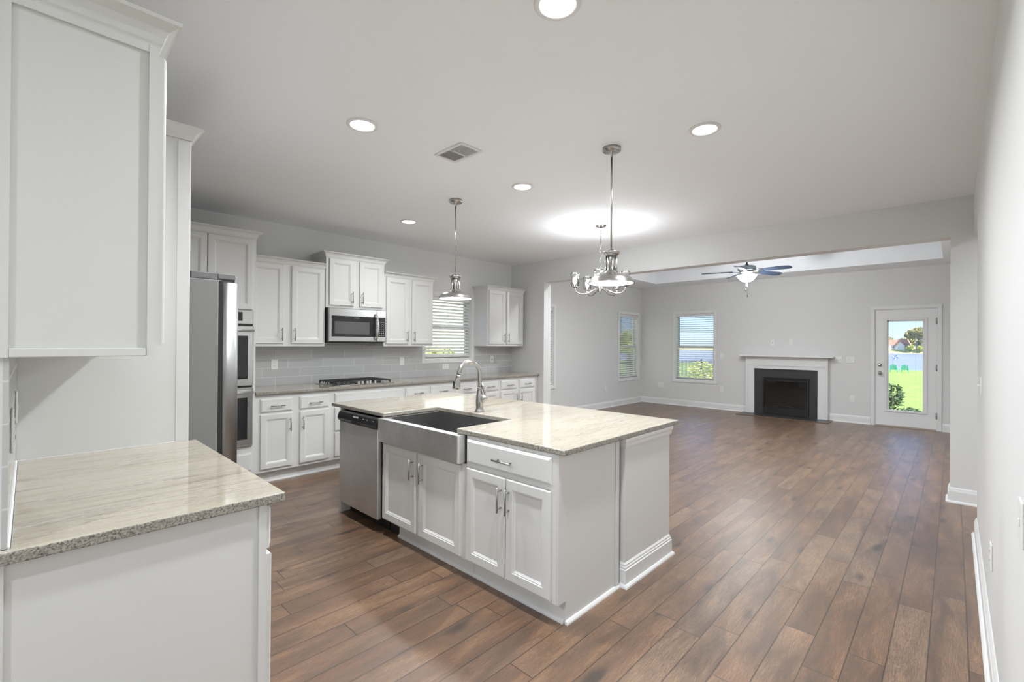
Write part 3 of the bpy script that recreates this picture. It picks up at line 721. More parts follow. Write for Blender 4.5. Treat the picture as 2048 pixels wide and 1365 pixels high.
m_.box(1.8065, ib + .03, y0 + .002, ja - .004, zt - .006, zt); m_.box(1.8065, ib + .03, jb + .004, y1 - .002, zt - .006, zt); m_.box(ib + .004, ib + .03, ja, jb, zt - .006, zt)
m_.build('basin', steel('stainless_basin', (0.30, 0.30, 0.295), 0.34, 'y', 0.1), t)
m_ = MB().lathe([(0, .001), (.040, .001), (.045, .004), (.055, .004)], (2.05, 2.56, bz), 24); m_.build('drain', STEEL, t)

# dishwasher
t = thing('dishwasher', 'stainless dishwasher with black control strip at the left end of the island', 'dishwasher', (1.95, 3.35, 0))
m_ = MB(); m_.box(1.812, 2.36, 3.050, 3.660, .10, .845); m_.box(1.88, 2.36, 3.050, 3.660, .0, .10); m_.build('tub', BLACK, t)
m_ = MB(); m_.box(1.774, 1.811, 3.046, 3.650, .103, .766, .005); dd_ = m_.build('door', STEELDW, t)
pr = [(1.811, .767), (1.772, .767), (1.764, .775), (1.760, .790), (1.764, .815), (1.775, .838), (1.790, .848), (1.811, .848)]
m_ = MB(); m_.prism([(a, b_) for a, b_ in pr], 3.046, 3.655, 'y', None, 0.0); m_.build('control_panel', BLACK, t)
m_ = MB(); m_.box(1.757, 1.764, 3.300, 3.425, .771, .789, .002); m_.build('door_latch', DARKGAP, t)
def txt(s_, parent, origin, xdir, up, size, mat, name='lettering'):
    cu = bpy.data.curves.new(name, 'FONT'); cu.body = s_; cu.size = size; cu.extrude = 0.0004; cu.align_x = 'CENTER'; cu.align_y = 'CENTER'
    tmp = bpy.data.objects.new('tmp', cu); me = bpy.data.meshes.new_from_object(tmp); bpy.data.objects.remove(tmp); bpy.data.curves.remove(cu)
    X = Vector(xdir).normalized(); U = Vector(up).normalized(); Z = X.cross(U)
    M_ = Matrix((X, U, Z)).transposed().to_4x4(); M_.translation = Vector(origin)
    r = parent
    while r.parent: r = r.parent
    me.transform(Matrix.LocRotScale(r.location, r.rotation_euler, None).inverted() @ M_)
    me.materials.clear(); me.materials.append(mat)
    o = bpy.data.objects.new(name, me); COL.objects.link(o); o.parent = parent
    return o
txt('FRIGIDAIRE', t, (1.7650, 3.365, .822), (0, -1, 0), (.35, 0, 1), .017, KEYPRINT)
m_ = MB()
for k, yy in enumerate((3.27, 3.245, 3.22, 3.19, 3.165, 3.10, 3.085)): m_.box(1.7645, 1.7665, yy - .007, yy + .007, .812 + (.006 if k % 2 else 0), .815 + (.006 if k % 2 else 0))
m_.build('button_print', KEYPRINT, t)

# faucet
fx, fy = 2.354, 2.583
t = thing('faucet', 'brushed nickel gooseneck pull-down faucet standing behind the sink', 'faucet', (fx, fy, .889))
m_ = MB().lathe([(.036, 0), (.036, .006), (.030, .014), (.027, .030), (.029, .055), (.030, .085), (.027, .115), (.021, .145), (.0175, .165), (.0175, .172), (.021, .174), (.021, .182), (.0165, .184)], (fx, fy, .889), 28); m_.build('body', NICKEL, t)
dirn = Vector((-1.0, .10, 0)).normalized()
pts = [Vector((fx, fy, 1.065)), Vector((fx, fy, 1.12))]
R_ = .096
cz = 1.160
for k in range(0, 15):
    a = PI * k / 14 * 0.965
    pts.append(Vector((fx, fy, cz)) + dirn * (R_ - R_ * math.cos(a)) + Vector((0, 0, R_ * 1.10 * math.sin(a))))
m_ = MB().tube(pts, [.0162, .0158] + [.0155] * 15, 16); m_.build('neck', NICKEL, t)
e_ = pts[-1]; dn = (pts[-1] - pts[-2]).normalized()
m_ = MB().tube([e_ + dn * .0, e_ + dn * .012, e_ + dn * .014, e_ + dn * .035, e_ + dn * .075, e_ + dn * .100, e_ + dn * .104], [.0185, .0185, .0168, .020, .0265, .0295, .025], 18); sh = m_.build('spray_head', NICKEL, t)
b0 = e_ + dn * .07 + dirn * .024
m_ = MB(); m_.box(b0.x - .007, b0.x + .007, b0.y - .008, b0.y + .008, b0.z - .028, b0.z + .028, .004); m_.build('spray_button', BLACK, sh)
side = Vector((.45, -1.0, 0)).normalized()
p0 = Vector((fx, fy, .965))
m_ = MB().tube([p0, p0 + side * .028 + Vector((0, 0, .022)), p0 + side * .045 + Vector((0, 0, .036)), p0 + side * .052 + Vector((0, 0, .044))], [.022, .025, .024, .014], 16); m_.build('valve', NICKEL, t)
p1 = p0 + side * .044 + Vector((0, 0, .045))
m_ = MB().tube([p1, p1 + Vector((0, 0, .03)) - side * .004, p1 + Vector((0, 0, .07)) - side * .018, p1 + Vector((0, 0, .088)) - side * .024], [.008, .0075, .0105, .009], 12); m_.build('lever', NICKEL, t)

# ------------------------------------------------------------------ microwave
t = thing('microwave', 'stainless over-the-range microwave with black glass door below the raised cabinet', 'microwave', (2.72, 5.2, 1.405))
yf = 5.115
m_ = MB(); m_.box(2.348, 3.080, yf + .03, YB - .012, 1.405, 1.7995); m_.box(2.36, 3.07, yf + .04, YB - .06, 1.396, 1.405); m_.build('body', BLACK, t)
m_ = MB(); m_.box(2.352, 2.955, yf, yf + .029, 1.412, 1.797, .005); md = m_.build('door', STEEL, t)
m_ = MB(); m_.box(2.385, 2.945, yf - .002, yf - .0003, 1.470, 1.710); m_.build('door_glass', BLKGLASS, md)
m_ = MB(); m_.box(2.418, 2.855, yf - .0035, yf - .0022, 1.498, 1.645); m_.build('viewing_window', BLKGLASS2, md)
m_ = MB(); m_.box(2.957, 3.078, yf, yf + .029, 1.412, 1.797, .005); kp = m_.build('keypad_panel', STEEL, t)
m_ = MB(); m_.box(2.962, 3.068, yf - .002, yf - .0003, 1.470, 1.710); m_.build('keypad_glass', BLKGLASS, kp)
m_ = MB()
for r_ in range(8):
    for c_ in range(3):
        xx = 2.990 + c_ * .027; zz = 1.490 + r_ * .0235; w_ = .0055 if r_ < 6 else .009; m_.box(xx - w_, xx + w_, yf - .003, yf - .0021, zz - .0028, zz + .0028)
m_.build('key_print', KEYPRINT, kp)
hp = []
for k in range(11):
    a = -1 + 2 * k / 10; hp.append((2.938, yf - .022 - .034 * (1 - a * a), 1.592 + a * .155))
m_ = MB().tube(hp, .012, 14); m_.tube([(2.938, yf, 1.592 - .150), (2.938, yf - .024, 1.592 - .152)], .011, 10); m_.tube([(2.938, yf, 1.592 + .150), (2.938, yf - .024, 1.592 + .152)], .011, 10); m_.build('door_handle', CHROME, md)
txt('FRIGIDAIRE', md, (2.690, yf - .0042, 1.690), (1, 0, 0), (0, 0, 1), .013, KEYPRINT)

# ------------------------------------------------------------------ gas cooktop
t = thing('gas_cooktop', 'stainless gas cooktop with black grates on the back worktop', 'cooktop', (2.70, 5.13, CT))
cx0, cx1, cy0, cy1 = 2.335, 3.090, 4.925, 5.425
m_ = MB(); m_.box(cx0, cx1, cy0, cy1, CT + .0008, CT + .009, .004); m_.build('tray', STEEL, t)
for bx_, by_, br in ((2.50, 5.31, .040), (2.50, 5.06, .035), (2.93, 5.31, .035), (2.93, 5.06, .040), (2.715, 5.22, .050)):
    m_ = MB().lathe([(br, 0), (br, .010), (br * .8, .012), (br * .8, .018), (0, .019)], (bx_, by_, CT + .0095), 20); m_.build('burner', BLACKM, t)
def grate(xa, xb):
    m_ = MB(); z = CT + .042; w_ = .005
    ya_, yb_ = cy0 + .035 if not (xa > 2.55 and xb < 2.88) else cy0 + .15, cy1 - .03
    for xx in (xa, xb): m_.box(xx - w_, xx + w_, ya_, yb_, z - .008, z + .004, .002)
    for yy in (ya_, (ya_ + yb_) / 2, yb_): m_.box(xa, xb, yy - w_, yy + w_, z - .008, z + .004, .002)
    n_ = 3
    for k in range(n_):
        xx = xa + (xb - xa) * (k + 1) / (n_ + 1); m_.box(xx - w_, xx + w_, ya_ + .02, yb_ - .02, z - .006, z + .006, .002)
    for xx in (xa, xb):
        for yy in (ya_, (ya_ + yb_) / 2, yb_): m_.box(xx - .006, xx + .006, yy - .006, yy + .006, CT + .0095, z, .002)
    for k in range(7):
        yy = ya_ + (yb_ - ya_) * (k + .5) / 7
        for xx in (xa, xb): m_.box(xx - .004, xx + .004, yy - .008, yy + .008, z - .022, z - .006)
    m_.build('grate', BLACKM, t)
grate(2.375, 2.600); grate(2.610, 2.820); grate(2.830, 3.050)
for kx, ky in ((2.640, 4.965), (2.700, 4.985), (2.745, 4.955), (2.800, 4.985), (2.850, 4.965)):
    m_ = MB().lathe([(.019, 0), (.019, .006), (.015, .008), (.014, .028), (.011, .031), (0, .031)], (kx, ky, CT + .0095), 18); m_.build('knob', CHROME, t)

# ------------------------------------------------------------------ outlets and switches
def plate(ax, face, sgn, a, z, kind, label, w=0.072, h=0.115, name=None):
    """ax: axis along which the plate runs; sgn: direction into the wall"""
    nm = name or {'outlet': 'wall_outlet', 'switch': 'light_switch', 'blank': 'cable_outlet'}[kind]
    cat = {'outlet': 'outlet', 'switch': 'light switch', 'blank': 'wall plate'}[kind]
    B_ = fr(ax, face, sgn); c = (a, face, z) if ax == 'x' else (face, a, z)
    t_ = thing(nm, label, cat, c)
    m_ = MB(); B_(m_, a - w / 2, a + w / 2, -.006, -.0003, z - h / 2, z + h / 2, .002); m_.build('cover_plate', PLATE, t_)
    gangs = 1 if w < .1 else 2
    for g in range(gangs):
        ga_ = a + (g - (gangs - 1) / 2) * .046
        hz = h > w or gangs == 2
        if kind == 'outlet':
            for s in (-1, 1):
                m_ = MB()
                if h >= w or gangs == 2: B_(m_, ga_ - .014, ga_ + .014, -.008, -.0062, z + s * .020 - .013, z + s * .020 + .013, .001)
                else: B_(m_, a + s * .020 - .013, a + s * .020 + .013, -.008, -.0062, z - .014, z + .014, .001)
                f_ = m_.build('socket', PLATE, t_)
                m_ = MB(); zc = z + s * .020
                if h >= w or gangs == 2: B_(m_, ga_ - .007, ga_ - .005, -.0087, -.0082, zc - .004, zc + .005); B_(m_, ga_ + .005, ga_ + .007, -.0087, -.0082, zc - .004, zc + .005)
                else: B_(m_, a + s * .020 - .005, a + s * .020 + .004, -.0087, -.0082, z - .007, z - .005); B_(m_, a + s * .020 - .005, a + s * .020 + .004, -.0087, -.0082, z + .005, z + .007)
                m_.build('slots', DARKGAP, f_)
                if gangs == 2 and False: pass
        elif kind == 'switch':
            m_ = MB(); B_(m_, ga_ - .005, ga_ + .005, -.020, -.0062, z - .004, z + .012, .002); m_.build('toggle', PLATE, t_)
        else:
            m_ = MB(); B_(m_, ga_ - .006, ga_ + .006, -.0085, -.0062, z - .010, z + .010, .001); m_.build('jack' if name != 'wall_plate' else 'plate_insert', DARKGAP if name != 'wall_plate' else PLATE, t_)
TF = YB - .010
plate('x', TF, 1, 1.911, 1.152, 'outlet', 'white outlet on the tile left of the cooktop')
plate('x', TF, 1, 3.567, 1.147, 'outlet', 'white outlet on the tile right of the microwave')
plate('x', TF, 1, 4.327, 1.048, 'outlet', 'sideways white outlet on the tile under the kitchen window', w=.118, h=.075)
plate('x', TF, 1, 5.288, 1.140, 'blank', 'white plate on the tile right of the kitchen window', name='light_switch')
plate('y', XL + .010, -1, 1.83, 1.165, 'outlet', 'near outlet on the left wall tile above the near worktop')
plate('y', XL + .010, -1, 2.45, 1.165, 'blank', 'plate on the left wall tile beside the tall panel', name='wall_plate')
plate('x', YB, 1, 8.775, .44, 'outlet', 'outlet on the living room side wall left of the corner window')
plate('y', XF, 1, 5.002, .445, 'outlet', 'wide double outlet low on the end wall near the corner', w=.122, h=.115)
plate('y', XF, 1, 3.612, 1.161, 'switch', 'light switch on the end wall between the window and the mantel')
plate('y', XF, 1, 3.612, .445, 'outlet', 'low outlet on the end wall between the window and the fireplace')
plate('y', XF, 1, 2.633, 1.450, 'blank', 'left cable plate on the wall above the mantel')
plate('y', XF, 1, 2.313, 1.460, 'outlet', 'right outlet on the wall above the mantel')
plate('y', XF, 1, 1.536, 1.140, 'switch', 'double switch plate touching the right end of the mantel', w=.110)
plate('y', XF, 1, 1.358, 1.140, 'switch', 'wider switch plate left of the back door', w=.128, h=.118)
plate('y', XF, 1, 1.333, .443, 'outlet', 'low outlet between the fireplace and the back door')
plate('x', YR, -1, 4.11, 1.156, 'switch', 'light switch on the near right wall by the hall opening')
plate('x', YR, -1, 3.01, .46, 'outlet', 'low outlet on the near right wall')
plate('x', YR, -1, 1.725, .965, 'blank', 'wall plate at the right edge of the picture on the near right wall', name='wall_plate')

# ------------------------------------------------------------------ fireplace
t = thing('fireplace', 'gas fireplace with white mantel and black granite surround on the end wall', 'fireplace', (XF - .1, 2.405, 0))
m_ = MB(); fl = XF - .07
m_.box(fl, XF - .001, 2.957, 3.112, 0.012, 1.02); m_.box(fl, XF - .001, 1.690, 1.853, 0.012, 1.02); m_.box(fl, XF - .001, 1.853, 2.957, .925, 1.02)
m_.box(fl - .012, fl, 3.075, 3.112, 0.012, 1.02, .002); m_.box(fl - .012, fl, 1.690, 1.727, 0.012, 1.02, .002); m_.box(fl - .012, fl, 1.727, 3.075, .985, 1.02, .002)
m_.build('surround', TRIM, t)
m_ = MB().sweep([(XF - .001, 3.112), (fl - .012, 3.112), (fl - .012, 1.690), (XF - .001, 1.690)][::-1], [(0, 1.02), (.006, 1.02), (.010, 1.045), (.010, 1.075), (.022, 1.095), (.030, 1.115), (.050, 1.135), (.060, 1.150), (.060, 1.165), (0, 1.165)][::1])
m_.build('mantel_moulding', TRIM, t)
m_ = MB(); m_.box(XF - .190, XF - .001, 1.600, 3.205, 1.166, 1.196, .004); m_.build('mantel_shelf', TRIM, t)
m_ = MB(); g0 = XF - .030
m_.box(g0, XF - .002, 2.802, 2.956, .012, .924); m_.box(g0, XF - .002, 1.854, 1.995, .012, .924); m_.box(g0, XF - .002, 1.995, 2.802, .758, .924); m_.build('granite_facing', GRANB, t)
m_ = MB(); a0, a1, b0_, b1 = 1.997, 2.800, .022, .756; f0 = XF - .055
m_.box(f0, XF - .003, a0, a0 + .03, b0_, b1, .004); m_.box(f0, XF - .003, a1 - .03, a1, b0_, b1, .004); m_.box(f0, XF - .003, a0 + .03, a1 - .03, b1 - .022, b1, .004); m_.box(f0, XF - .003, a0 + .03, a1 - .03, b0_, b0_ + .03, .004)
m_.box(f0 + .01, XF - .003, a0 + .03, a1 - .03, b1 - .075, b1 - .055, .003); m_.box(f0 + .012, XF - .003, a0 + .03, a1 - .03, b0_ + .03, b0_ + .135)
fb = m_.build('firebox_frame', principled('firebox_black', (0.015, 0.015, 0.016), 0.35), t)
m_ = MB(); m_.box(XF - .006, XF - .003, a0 + .03, a1 - .03, b0_ + .135, b1 - .022); m_.build('firebox_back', principled('firebox_dark', (0.035, 0.034, 0.033), 0.6), fb)  # flat near-black panel behind the logs
m_ = MB(); m_.box(f0 + .014, f0 + .017, a0 + .03, a1 - .03, b0_ + .135, b1 - .075); m_.build('firebox_glass', FGLASS, fb)
LOG = principled('ceramic_log', (0.10, 0.09, 0.08), 0.9)
random.seed(3)
for y_a, y_b, z_a, z_b, r_ in ((2.65, 2.30, .175, .200, .016), (2.20, 2.55, .17, .225, .015), (2.58, 2.42, .195, .29, .012), (2.18, 2.34, .185, .28, .012), (2.62, 2.12, .172, .172, .014)):
    pp = [Vector((XF - .024, y_a + (y_b - y_a) * k / 5, z_a + (z_b - z_a) * k / 5 + random.uniform(-.004, .004))) for k in range(6)]
    MB().tube(pp, [r_ * random.uniform(.8, 1.1) for _ in pp], 9).build('log', LOG, fb)
m_ = MB(); m_.box(9.885, XF - .001, 1.650, 3.150, 0.0005, .011); m_.build('hearth_slab', GRANB, t)
WT = principled('hearth_trim_wood', (0.20, 0.11, 0.065), 0.35)
m_ = MB(); m_.box(9.855, 9.884, 1.620, 3.180, 0.0005, .013, .003); m_.box(9.884, XF - .036, 1.620, 1.649, 0.0005, .013, .003); m_.box(9.884, XF - .036, 3.151, 3.180, 0.0005, .013, .003); m_.build('hearth_trim', WT, t)

# ------------------------------------------------------------------ lamps
def area(parent, loc, size, power, spread=160, col=(.925, .965, 1), down=True):
    d = bpy.data.lights.new('lamp_light', 'AREA'); d.shape = 'DISK'; d.size = size; d.energy = power * LAMP; d.color = col; d.spread = math.radians(spread)
    o = bpy.data.objects.new('lamp_light', d); COL.objects.link(o); o.parent = parent; o.location = loc
    if not down: o.rotation_euler = (PI, 0, 0)
    return o
def point(parent, loc, power, r=.03, col=(.945, .975, 1)):
    d = bpy.data.lights.new('lamp_light', 'POINT'); d.energy = power * LAMP; d.color = col; d.shadow_soft_size = r
    o = bpy.data.objects.new('lamp_light', d); COL.objects.link(o); o.parent = parent; o.location = loc
    return o
def can_light(x, y, label, power=17, z=H):
    t_ = thing('recessed_light', label, 'recessed light', (x, y, z))
    MB().lathe([(.094, -.0004), (.094, -.004), (.088, -.007), (.074, -.008), (.070, -.004), (.070, -.0004)], (0, 0, 0), 40).build('trim_ring', TRIM, t_, local=True)
    MB().lathe([(0, -.0030), (.069, -.0030), (.069, -.0008), (0, -.0008)], (0, 0, 0), 32).build('lens', LENS, t_, local=True)
    area(t_, (0, 0, -.012), .13, power)
can_light(1.428, 1.128, 'recessed ceiling light cut by the top edge of the picture', 24)
can_light(1.410, 2.630, 'recessed ceiling light left of the ceiling vent', 22)
can_light(2.902, 2.660, 'recessed ceiling light between the two pendants and right of the vent')
can_light(2.896, 4.356, 'recessed ceiling light nearest the back wall cabinets', 9)
can_light(2.890, 1.120, 'recessed ceiling light right of the nearest pendant', 14)
can_light(-1.70, 1.70, 'added unseen ceiling light behind the viewer', 26)  # added lamp out of view, brightens the kitchen from behind
can_light(-1.70, 0.60, 'added unseen ceiling light behind the viewer near the right wall', 26)  # second added lamp out of view, more light from the rear
can_light(4.60, -1.2, 'added unseen ceiling light in the hall', 25)  # added out of view to light the hall opening and post
can_light(7.0, -0.30, 'added unseen ceiling light in the living room soffit near the side wall', 22)  # added lamp hidden past the post, brightens the living room
can_light(6.28, 1.20, 'added unseen ceiling light in the living room soffit behind the beam, right side', 18)  # added lamp hidden by the beam, lifts the living room light
can_light(6.28, 3.70, 'added unseen ceiling light in the living room soffit behind the beam, left side', 20)  # added hidden lamp, fills the left part of the living room

def pendant(x, y, label, power=4.5):
    t_ = thing('pendant_light', label, 'pendant light', (x, y, H), group=None)
    m_ = MB().lathe([(.062, -.0005), (.062, -.020), (.057, -.022), (.057, -.026)], (0, 0, 0), 32); m_.lathe([(.050, -.026), (.050, -.030), (.010, -.034), (.008, -.060), (0, -.060)], (0, 0, 0), 24, CHROME if False else None); cn = m_.build('canopy', NICKEL, t_, local=True)
    MB().tube([(0, 0, -.03), (0, 0, -.695)], .0062, 12).build('rod', NICKEL, t_, local=True)
    MB().lathe([(.006, -.688), (.016, -.692), (.030, -.702), (.052, -.706), (.056, -.712), (.056, -.722), (.050, -.728), (.044, -.735), (.036, -.740)], (0, 0, 0), 32).build('cap', NICKEL, t_, local=True)
    m_ = MB().lathe([(.032, -.736), (.034, -.76), (.034, -.835)], (0, 0, 0), 24)
    for k in range(8):
        a = 2 * PI * k / 8; m_.tube([(.036 * math.cos(a), .036 * math.sin(a), -.738), (.037 * math.cos(a), .037 * math.sin(a), -.832), (.047 * math.cos(a), .047 * math.sin(a), -.856)], .0055, 8)
    m_.build('neck', NICKEL, t_, local=True)
    pr_ = [(.034, -.832), (.046, -.848), (.055, -.858), (.085, -.862), (.112, -.872), (.134, -.888), (.148, -.906), (.154, -.918), (.160, -.921), (.1605, -.926), (.152, -.925), (.145, -.909), (.131, -.892), (.110, -.877), (.084, -.867), (.050, -.864), (.034, -.850)]
    MB().lathe(pr_, (0, 0, 0), 48).build('shade', NICKEL, t_, local=True)
    MB().lathe([(0, -.936), (.06, -.933), (.12, -.926), (.148, -.9245), (.148, -.922), (0, -.922)], (0, 0, 0), 40).build('diffuser', principled('pendant_diffuser', (1, 1, 1), 0.4, emit=(1, .985, .96), estr=4.0), t_, local=True)
    area(t_, (0, 0, -.945), .26, power, 170)
pendant(2.742, 1.690, 'brushed steel dome pendant nearest the camera, over the island')
pendant(2.757, 3.372, 'brushed steel dome pendant over the far end of the island, before the kitchen window')

# chandelier
cx, cy = 4.46, 2.885
t = thing('chandelier', 'five-arm nickel chandelier with clear glass shades beyond the nearest pendant', 'chandelier', (cx, cy, H))
CH = principled('polished_nickel', (0.50, 0.495, 0.48), 0.16, 1.0)
MB().lathe([(.064, -.0005), (.064, -.008), (.058, -.016), (.030, -.024), (.012, -.030), (0, -.030)], (0, 0, 0), 32).build('canopy', CH, t, local=True)
m_ = MB()
for k in range(13):
    z = -.040 - k * .0345; ov_ = []
    for j in range(10):
        a = 2 * PI * j / 10; u_ = .0085 * math.cos(a); w_ = .021 * math.sin(a)
        ov_.append((u_, 0, z + w_) if k % 2 else (0, u_, z + w_))
    m_.tube(ov_, .0022, 6, closed=True)
m_.build('chain', CH, t, local=True)
MB().lathe([(0, -.480), (.008, -.482), (.011, -.500), (.006, -.515), (.006, -.60), (.009, -.615), (.009, -.68), (.014, -.70), (.026, -.712), (.026, -.728), (.012, -.742), (.007, -.755), (.011, -.765), (0, -.780)], (0, 0, 0), 24).build('stem', CH, t, local=True)
m_ = MB().tube([(.012 * math.sin(k), .012 * math.cos(k), -.04 - k * .02) for k in range(22)], .0018, 6); m_.build('cord', PLATE, t, local=True)
va = math.atan2(R0.y, R0.x)
for k in range(5):
    a = va + math.radians(183 + 72 * k); ca, sa = math.cos(a), math.sin(a)
    pp = []
    for r_, z in ((.012, -.720), (.05, -.722), (.09, -.738), (.14, -.765), (.19, -.778), (.24, -.775), (.275, -.755), (.290, -.725), (.292, -.705)): pp.append((r_ * ca, r_ * sa, z))
    sm = []
    for i in range(len(pp) - 1):
        for j in range(3):
            f = j / 3; sm.append(tuple(pp[i][q] * (1 - f) + pp[i + 1][q] * f for q in range(3)))
    sm.append(pp[-1])
    arm = MB().tube(sm, .006, 10).build('arm', CH, t, local=True)
    c = (.292 * ca, .292 * sa, 0)
    MB().lathe([(.010, -.712), (.022, -.706), (.034, -.700), (.034, -.694), (.014, -.692), (.014, -.668), (0, -.668)], c, 20).build('candle_cup', CH, arm, local=True)
    MB().lathe([(0, -.668), (.016, -.655), (.022, -.632), (.021, -.612), (.012, -.592), (0, -.585)], c, 18).build('bulb', BULB, arm, local=True)
    MB().lathe([(.030, -.693), (.042, -.691), (.043, -.58), (.045, -.565), (.055, -.548), (.0535, -.547), (.043, -.563), (.041, -.58), (.040, -.689)], c, 28).build('glass_shade', SEEDED, arm, local=True)
    point(t, (c[0], c[1], -.60), 8.5, .03)

# ceiling fan
fx, fy = 8.13, 2.455
t = thing('ceiling_fan', 'five-blade ceiling fan with blue-grey blades and frosted bowl light in the living room', 'ceiling fan', (fx, fy, TRAY[4]))
FM = principled('fan_housing', (0.30, 0.36, 0.42), 0.28, 1.0)
FBL = principled('fan_blade', (0.035, 0.06, 0.11), 0.45)
zt0 = -TRAY[4] + 2.70
MB().lathe([(.065, -.0005), (.062, -.02), (.04, -.045), (.018, -.055), (0, -.055)], (0, 0, 0), 28).build('canopy', PLATE, t, local=True)
MB().tube([(0, 0, -.04), (0, 0, zt0 - .01)], .012, 12).build('downrod', BLACK, t, local=True)
MB().lathe([(.02, zt0 + .03), (.026, zt0 + .012), (.024, zt0)], (0, 0, 0), 20).build('collar', BLACK, t, local=True)
MB().lathe([(.02, zt0), (.110, zt0 - .006), (.136, zt0 - .020), (.138, zt0 - .070), (.120, zt0 - .085), (.05, zt0 - .090)], (0, 0, 0), 36).build('motor_housing', FM, t, local=True)
MB().lathe([(.05, zt0 - .088), (.110, zt0 - .092), (.112, zt0 - .112), (.06, zt0 - .125), (.045, zt0 - .150), (.05, zt0 - .165)], (0, 0, 0), 32).build('switch_housing', CH, t, local=True)
MB().lathe([(.050, zt0 - .155), (.148, zt0 - .158), (.150, zt0 - .166), (.128, zt0 - .200), (.095, zt0 - .238), (.055, zt0 - .262), (0, zt0 - .268)], (0, 0, 0), 36).build('light_bowl', BOWL, t, local=True)
MB().lathe([(.018, zt0 - .264), (.016, zt0 - .278), (.006, zt0 - .290), (0, zt0 - .292)], (0, 0, 0), 16).build('finial', CH, t, local=True)
for k, ang in enumerate((16, 88, 160, 232, 304)):
    a = va + math.radians(ang); ca, sa = math.cos(a), math.sin(a); pz = zt0 - .100; pit = math.radians(-13)
    def BP(r_, w_, dz=0.0): return (r_ * ca - w_ * math.cos(pit) * sa, r_ * sa + w_ * math.cos(pit) * ca, pz + w_ * math.sin(pit) + dz - (r_ - .2) * .02)
    o1 = [(.21, -.055), (.40, -.064), (.60, -.068), (.665, -.058), (.690, -.03), (.690, .03), (.665, .058), (.60, .068), (.40, .064), (.21, .055)]
    vs = [BP(r_, w_) for r_, w_ in o1] + [BP(r_, w_, .007) for r_, w_ in o1]; n_ = len(o1)
    m_ = MB().add(vs, [tuple(range(n_)), tuple(range(n_, 2 * n_))[::-1]] + [(i, (i + 1) % n_, n_ + (i + 1) % n_, n_ + i) for i in range(n_)])
    bl = m_.build('blade', FBL, t, local=True)
    vs = [BP(.10, -.02, -.003), BP(.17, -.018, -.003), BP(.27, -.03, -.003), BP(.27, .03, -.003), BP(.17, .018, -.003), BP(.10, .02, -.003)]
    vs += [(x_, y_, z_ - .006) for x_, y_, z_ in vs]
    MB().add(vs, [(0, 1, 2, 3, 4, 5), (11, 10, 9, 8, 7, 6)] + [(i, (i + 1) % 6, 6 + (i + 1) % 6, 6 + i) for i in range(6)]).build('blade_bracket', CH, bl, local=True)
for dx_, L_ in ((.018, .42), (-.012, .52)):
    pc = MB().tube([(dx_, dx_, zt0 - .15), (dx_, dx_, zt0 - L_ + .05)], .0013, 6).build('pull_chain', CH, t, local=True)
    MB().lathe([(0, zt0 - L_ + .052), (.005, zt0 - L_ + .045), (.007, zt0 - L_ + .012), (0, zt0 - L_)], (dx_, dx_, 0), 10).build('pull_knob', BLACK, pc, local=True)
point(t, (0, 0, zt0 - .32), 44, .08)

# ------------------------------------------------------------------ ceiling vents
def vent(x0, x1, y0, y1, label, z=H, small=False):
    t_ = thing('ceiling_vent', label, 'ceiling vent', ((x0 + x1) / 2, (y0 + y1) / 2, z))
    m_ = MB(); b_ = .024 if not small else .012; zz = z - .008
    m_.box(x0, x1, y0, y0 + b_, zz, z - .0004, .003); m_.box(x0, x1, y1 - b_, y1, zz, z - .0004, .003); m_.box(x0, x0 + b_, y0 + b_, y1 - b_, zz, z - .0004, .003); m_.box(x1 - b_, x1, y0 + b_, y1 - b_, zz, z - .0004, .003)
    m_.build('frame', TRIM, t_)
    MB().box(x0 + b_, x1 - b_, y0 + b_, y1 - b_, z - .0015, z - .0005).build('duct', DARKGAP, t_)
    m_ = MB(); ym = (y0 + y1) / 2
    if not small:
        m_.box(x0 + b_, x1 - b_, ym - .004, ym + .004, zz, z - .002)
        n_ = 13; xs = x0 + b_
        for k in range(n_):
            xx = xs + (x1 - x0 - 2 * b_) * (k + .5) / n_
            for ya_, yb_, s in ((y0 + b_, ym - .004, 1), (ym + .004, y1 - b_, -1)):
                dx_ = .0050
                if s > 0: m_.box(xx - .0015, xx + .0015, ya_, yb_, zz + .001, z - .002)
                else: m_.add([(xx - dx_, ya_, zz + .001), (xx - dx_, yb_, zz + .001), (xx + dx_, yb_, z - .003), (xx + dx_, ya_, z - .003), (xx - dx_, ya_, zz + .002), (xx - dx_, yb_, zz + .002), (xx + dx_, yb_, z - .002), (xx + dx_, ya_, z - .002)], [(0, 1, 2, 3), (7, 6, 5, 4), (0, 4, 5, 1), (2, 6, 7, 3), (1, 5, 6, 2), (0, 3, 7, 4)])
    else:
        for k in range(5):
            xx = x0 + b_ + (x1 - x0 - 2 * b_) * (k + .5) / 5; m_.box(xx - .004, xx + .004, y0 + b_, y1 - b_, zz + .001, z - .002)
    m_.build('louvres', TRIM, t_)
vent(1.977, 2.176, 2.368, 2.672, 'white louvred vent in the kitchen ceiling between the recessed lights')
vent(9.86, 9.98, 4.10, 4.45, 'small vent in the living room soffit near the far left corner', small=True)
vent(9.96, 10.08, .95, 1.25, 'small vent in the living room soffit above the back door', small=True)

